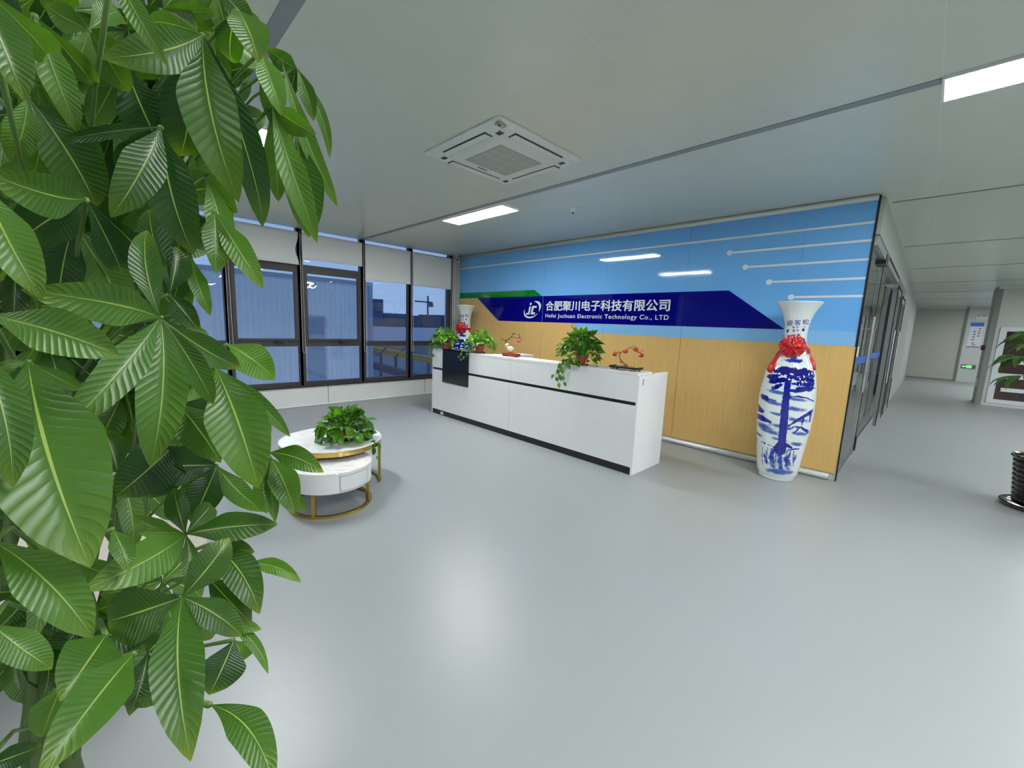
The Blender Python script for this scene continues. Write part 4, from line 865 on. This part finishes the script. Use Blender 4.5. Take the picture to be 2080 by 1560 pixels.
for k, (y0, y1, z) in enumerate(((48.2, 51, 6.7), (51.2, 59.5, 3.3), (60, 69, 3.0), (70, 90, 3.6), (30, 48, 3.4))):
    outside('distant_building', MB().box(-114, -100, y0, y1, -6, z, 'outdark'), ('dark distant block rising above the skyline in the fourth bay', 'long low distant building right of the dark block', 'distant low building under the tower crane', 'distant building right of the tower crane', 'distant roofs left of the dark block')[k], 'building')
cr = thing('tower_crane', (-99, 64.3, 3), 'distant tower crane silhouetted through the corner window', 'crane')
MB().box(-99.25, -98.9, 63.7, 64.05, -6, 8.6, 'outdark').build('mast', cr)
MB().box(-99.3, -98.9, 59.8, 65.3, 6.7, 7.05, 'outdark').build('jib', cr)
MB().box(-99.5, -98.7, 64.5, 65.4, 5.6, 6.7, 'outdark').build('counterweight', cr)
# ------------------------------------------------------------------ the big money tree in the foreground
TP = Vector((-.86, -.05, 0))
mt = thing('potted_money_tree', TP, 'large glossy green money tree filling the left foreground', 'plant')
MB().lathe([(0, 0), (.15, 0), (.17, .02), (.2, .3), (.21, .36), (.195, .36), (.185, .33), (0, .32)], TP, 'whitep', 56, mats=['whitep']*6+['soil']).build('pot', mt, smooth=True, auto=.8)
tr = MB()
for k in range(3): tr.tube([TP+Vector((.032*math.cos(k*2.1+z*6), .032*math.sin(k*2.1+z*6), z)) for z in np.linspace(.32, .5, 8)], [.022]*8, 'bark', 10)
tr.build('trunk', mt, smooth=True)
STEMS = [[TP+Vector((0, 0, .48)), at(55, 1545, 1.0), at(72, 1400, .95), at(95, 1150, .92), at(140, 800, .9), at(170, 500, .98), at(190, 200, 1.1), at(215, -120, 1.25)],
         [TP+Vector((.02, .02, .48)), at(140, 1560, .98), at(150, 1480, .96), at(230, 1150, .93), at(280, 900, .92), at(300, 600, .98), at(320, 300, 1.1), at(340, 60, 1.22)],
         [TP+Vector((-.02, 0, .48)), at(85, 1600, .98), at(80, 1500, .97), at(20, 1200, .95), at(20, 700, .95), at(30, 300, 1.0)]]
for P in STEMS:
    fine = []
    for i in range(len(P)-1):
        for k in range(5): fine.append(P[i].lerp(P[i+1], k/5))
    fine.append(P[-1]); sm2 = [fine[0]]+[(fine[i-1]+fine[i]*2+fine[i+1])/4 for i in range(1, len(fine)-1)]+[fine[-1]]
    MB().tube(sm2, [.012-.009*i/len(sm2) for i in range(len(sm2))], 'mainstem', 8).build('stem', mt, smooth=True)
allst = [p for P in STEMS for i in range(len(P)-1) for p in (P[i], P[i].lerp(P[i+1], .5))][3:]
rr = random.Random(77)
def cluster(hx, hy, d, leaves, pet=True, seed=0):
    """one palmate leaf: leaflets (tip px, tip py, width px, tip distance, tint, tilt, sideways bow, arch)"""
    hub = at(hx, hy, d); b = MB(); rq = random.Random(seed+int(hx*7+hy))
    for j, l in enumerate(leaves):
        tx, ty, w = l[:3]; dt = l[3] if len(l) > 3 else d-.02; tint = l[4] if len(l) > 4 else .4; tilt = l[5] if len(l) > 5 else rq.uniform(-.35, .35)
        bow = l[6] if len(l) > 6 else rq.uniform(-.04, .04); arch = l[7] if len(l) > 7 else .08
        h0 = hub if len(l) < 9 else at(l[8], l[9], d)
        tip = at(tx, ty, dt); mid = (h0+tip)/2; view = (CAMP-mid).normalized(); ax = (tip-h0).normalized()
        nrm = (view-ax*view.dot(ax)).normalized(); sd = nrm.cross(ax); nrm = (nrm*math.cos(tilt)+sd*math.sin(tilt)).normalized()
        # size of one pixel at the middle of the leaf
        zc = (mid-CAMP).dot(FWD); mp = ray((hx+tx)/2, (hy+ty)/2); wid = w/F*zc*1.0/max(.5, math.cos(tilt))
        side = nrm.cross(ax); # foreshortening correction for wide angle view
        p0 = proj2(mid-side*wid/2); p1 = proj2(mid+side*wid/2); got = math.hypot(p0[0]-p1[0], p0[1]-p1[1]); wid *= min(1.6, w/max(got, 1))
        b.blade(h0, tip, wid*1.17, nrm, 'pachira', arch=arch, fold=.22+rq.random()*.15, wave=.035, side=bow, tint=tint+rq.uniform(-.08, .08), nl=22, nw=8, seed=j+int(hx))
    if pet:
        tgt = min(allst, key=lambda p: (p-(hub+Vector((-.02, -.02, -.12)))).length)
        b.tube([tgt, tgt.lerp(hub, .35)+Vector((0, 0, .02)), tgt.lerp(hub, .75)+Vector((0, 0, .022)), hub], [.0024, .002, .0018, .0026], 'petiole', 6)
    return b.build('leaf', mt, smooth=True)
def proj2(P):
    d = Vector(P)-CAMP; z = d.dot(FWD); return 1040+F*d.dot(RT)/z, 780-F*d.dot(UP)/z
# hub x, y, distance, leaflets
CL = [
 (412, 70, .66, [(212, 118, 100, .60, .35, .1), (368, 325, 118, .72, 0, .2), (482, 405, 102, .58, .35, -.1), (538, 465, 62, .68, 0, .2), (300, 50, 40, .75, .4)]),
 (228, -60, .58, [(335, 128, 42, .55, .6, .1)]),
 (327, 258, .60, [(228, 440, 92, .56, .3, .15), (392, 517, 92, .58, .05, -.1), (112, 290, 30, .60, -.2), (338, 345, 12, .6, .5), (250, 360, 70, .68, -.1)]),
 (603, 138, .80, [(543, 98, 36, .78, .4), (592, 198, 26, .8, 0), (637, 245, 30, .78, .4, .1), (672, 322, 20, .80, .5, .3, .05)]),
 (572, 120, .78, [(690, 422, 30, .80, .6, .3, -.07)]),
 (528, 105, .74, [(572, 232, 48, .70, .8, .3), (592, 300, 40, .76, .5), (500, 20, 40, .78, .7)]),
 (552, 215, .74, [(646, 492, 48, .70, .65, .2, -.03), (565, 412, 44, .76, .6), (640, 272, 44, .72, .5)]),
 (600, 265, .78, [(628, 482, 72, .76, .35, .1), (600, 300, 30, .8, .2)]),
 (482, 20, .68, [(525, 122, 72, .64, .5, .3), (470, 130, 60, .72, .2)]),
 (451, 322, .74, [(397, 340, 38, .74, .7, .1)]),
 (416, 362, .76, [(480, 432, 50, .74, .6), (452, 545, 52, .70, .7, .2), (470, 470, 40, .76, .6)]),
 (436, 430, .72, [(534, 584, 46, .68, .65, .2, -.02), (440, 552, 50, .68, .5, .2)]),
 (175, 405, .56, [(-30, 350, 78, .50, .4, .2), (40, 490, 112, .58, -.25, .1), (250, 560, 60, .62, .0), (330, 560, 62, .66, -.1)]),
 (-30, 380, .50, [(85, 605, 105, .46, .75, .1)]),
 (-40, -30, .50, [(52, 200, 115, .46, .3, .3), (100, 120, 60, .6, .6)]),
 (70, 30, .62, [(160, 270, 70, .60, .75, .2), (110, 215, 70, .66, .6), (200, 180, 50, .66, .5)]),
 (75, 170, .60, [(-20, 90, 60, .62, .3), (60, 380, 80, .64, .7, .2), (200, 370, 66, .64, .6)]),
 (180, 60, .70, [(150, 150, 60, .7, .8), (260, 190, 60, .72, .6), (240, 20, 60, .74, .7), (90, 10, 50, .7, .6)]),
 (330, 20, .74, [(400, 60, 60, .72, .4), (440, 25, 40, .72, .6), (300, 130, 50, .76, .6), (380, -40, 60, .76, .4)]),
 (440, -20, .78, [(470, 90, 46, .76, .6), (400, 60, 50, .78, .5), (520, 60, 40, .76, .4)]),
 (326, 645, .52, [(52, 592, 74, .46, .55, .15, -.05), (297, 462, 60, .56, .25, 0, .05), (110, 893, 78, .46, .5, .1), (305, 948, 96, .50, .5, 0), (435, 824, 50, .54, .45, 0), (491, 748, 50, .55, .4, .1, -.05)]),
 (344, 598, .66, [(405, 672, 44, .64, .0), (360, 500, 60, .68, -.2), (300, 420, 60, .7, 0)]),
 (-25, 640, .46, [(242, 722, 86, .44, .5, .1, .03)]),
 (57, 735, .50, [(182, 1148, 230, .42, .5, .0, -.02, .05), (168, 792, 32, .52, .6), (-10, 745, 18, .5, .6), (20, 790, 30, .52, .4), (128, 885, 70, .54, .5, .1)]),
 (-45, 700, .44, [(28, 990, 105, .42, .45, .1)]),
 (437, 746, .58, [(524, 990, 110, .54, .45, 0, .02), (592, 887, 32, .58, .5, .2), (552, 898, 50, .62, .8, .3)]),
 (462, 700, .64, [(557, 770, 62, .62, .75, 0, .05)]),
 (360, 820, .62, [(447, 937, 84, .58, .45, .1), (420, 860, 80, .64, -.2)]),
 (388, 520, .72, [(428, 640, 34, .70, .6, .2, -.05), (350, 620, 50, .74, .0)]),
 (546, 920, .58, [(655, 958, 44, .54, .5, .1, .06)]),
 (549, 930, .60, [(598, 1042, 56, .57, .55, .1), (622, 1040, 32, .60, .6), (540, 1045, 44, .62, .8), (560, 1060, 30, .58, .5)]),
 (440, 945, .68, [(258, 955, 70, .66, -.2), (352, 1032, 48, .70, .8, .2), (388, 1062, 66, .68, 0), (536, 1040, 44, .66, .5)]),
 (352, 905, .66, [(235, 1010, 92, .64, -.1), (300, 1015, 80, .68, -.25)]),
 (377, 1085, .62, [(563, 1065, 54, .60, .25, 0, .03), (282, 1084, 24, .60, .6), (177, 1196, 72, .55, .65, .1, .03), (268, 1048, 40, .64, .5), (352, 990, 48, .64, .05), (379, 1200, 32, .60, .35), (432, 1022, 40, .66, .2), (298, 1178, 32, .60, .5)]),
 (428, 1105, .64, [(516, 1122, 40, .63, .1), (527, 1244, 72, .60, .2, .1, .06), (440, 1180, 40, .66, -.1)]),
 (228, 1075, .56, [(262, 1158, 48, .54, .6, .2)]),
 (370, 1213, .56, [(466, 1092, 64, .56, .25, 0), (387, 1540, 104, .50, .3, 0), (493, 1292, 64, .56, .3, .1, .03), (435, 1298, 62, .60, .7, .2), (213, 1264, 100, .60, .2, .1)]),
 (420, 1170, .64, [(512, 1267, 58, .62, .1)]),
 (490, 1148, .68, [(611, 1182, 32, .66, .7, .1, .1)]),
 (475, 1300, .66, [(425, 1412, 76, .66, 0), (490, 1345, 70, .68, .85)]),
 (455, 1262, .68, [(530, 1278, 30, .66, .7), (545, 1368, 26, .66, .6, .1, .08)]),
 (426, 1432, .52, [(556, 1600, 84, .48, .3, .1, .09)]),
 (272, 1328, .52, [(84, 1572, 98, .46, .45, 0)]),
 (-15, 1098, .46, [(188, 1295, 120, .44, .55, 0, .04)]),
 (215, 1290, .58, [(125, 1420, 112, .54, .4, .1)]),
 (-20, 1265, .54, [(108, 1358, 84, .54, .7, .2)]),
 (128, 1385, .62, [(84, 1498, 84, .62, .85, .2)]),
 (-40, 1560, .56, [(86, 1514, 48, .56, -.1)]),
 (178, 1292, .66, [(325, 1272, 72, .66, -.1)]),
 (300, 1325, .70, [(264, 1452, 56, .68, -.1), (340, 1285, 50, .68, .1), (300, 1400, 40, .72, .5)]),
 (250, 125, .74, [(345, 335, 92, .74, .0, .1), (180, 260, 70, .76, .5)]),
 (55, 195, .60, [(198, 425, 104, .62, .35, .2), (20, 330, 80, .6, .7)]),
 (150, 455, .66, [(118, 640, 84, .66, -.1, .1), (262, 640, 80, .68, .5, .2), (215, 650, 60, .7, .0)]),
 (360, 640, .72, [(378, 800, 72, .72, -.1), (262, 745, 66, .72, .1)]),
 (120, 880, .62, [(60, 1060, 90, .60, .2), (230, 1045, 80, .64, .0)]),
]
for i, (hx, hy, d, lv) in enumerate(CL): cluster(hx, hy, d, lv, seed=i)
# deeper leaves that close the crown
BG = [(60, 60), (150, 20), (260, 60), (360, 130), (30, 230), (130, 170), (230, 250), (330, 170), (430, 230), (90, 330), (260, 350), (350, 400), (430, 60), (30, 520), (140, 600), (230, 480), (300, 560), (90, 690), (250, 800), (170, 850), (60, 880), (300, 770), (380, 720), (20, 1010), (120, 1130), (60, 1200), (240, 960), (190, 1240), (330, 1180), (90, 1290), (30, 1330), (250, 1380), (430, 800)]
BG2 = [(20, 100), (100, -20), (200, 120), (300, 20), (400, 170), (90, 260), (180, 330), (300, 260), (380, 300), (60, 430), (160, 470), (330, 480), (30, 620), (120, 780), (300, 690), (190, 1060)]
for i, (hx, hy) in enumerate(BG+BG2):
    d = rr.uniform(.78, 1.0)+(.12 if i >= len(BG) else 0); k0 = rr.random()*6.28; lv = []
    for j in range(6):
        a = k0+j*1.05+rr.uniform(-.2, .2); L = rr.uniform(120, 165)
        tx, ty = hx+L*math.cos(a)*.9, hy+L*math.sin(a)*.9+38
        lim = np.interp(ty, [0, 120, 300, 480, 640, 800, 950, 1100, 1250, 1420], [500, 540, 560, 440, 400, 440, 430, 430, 420, 330])
        if tx > lim: tx = lim-10
        lv.append((tx, min(ty, 1430), rr.uniform(48, 66), d+rr.uniform(-.05, .05), rr.uniform(-.1, .75), rr.uniform(-.6, .6)))
    cluster(hx, hy, d, lv, seed=900+i)
bpy.context.view_layer.update()
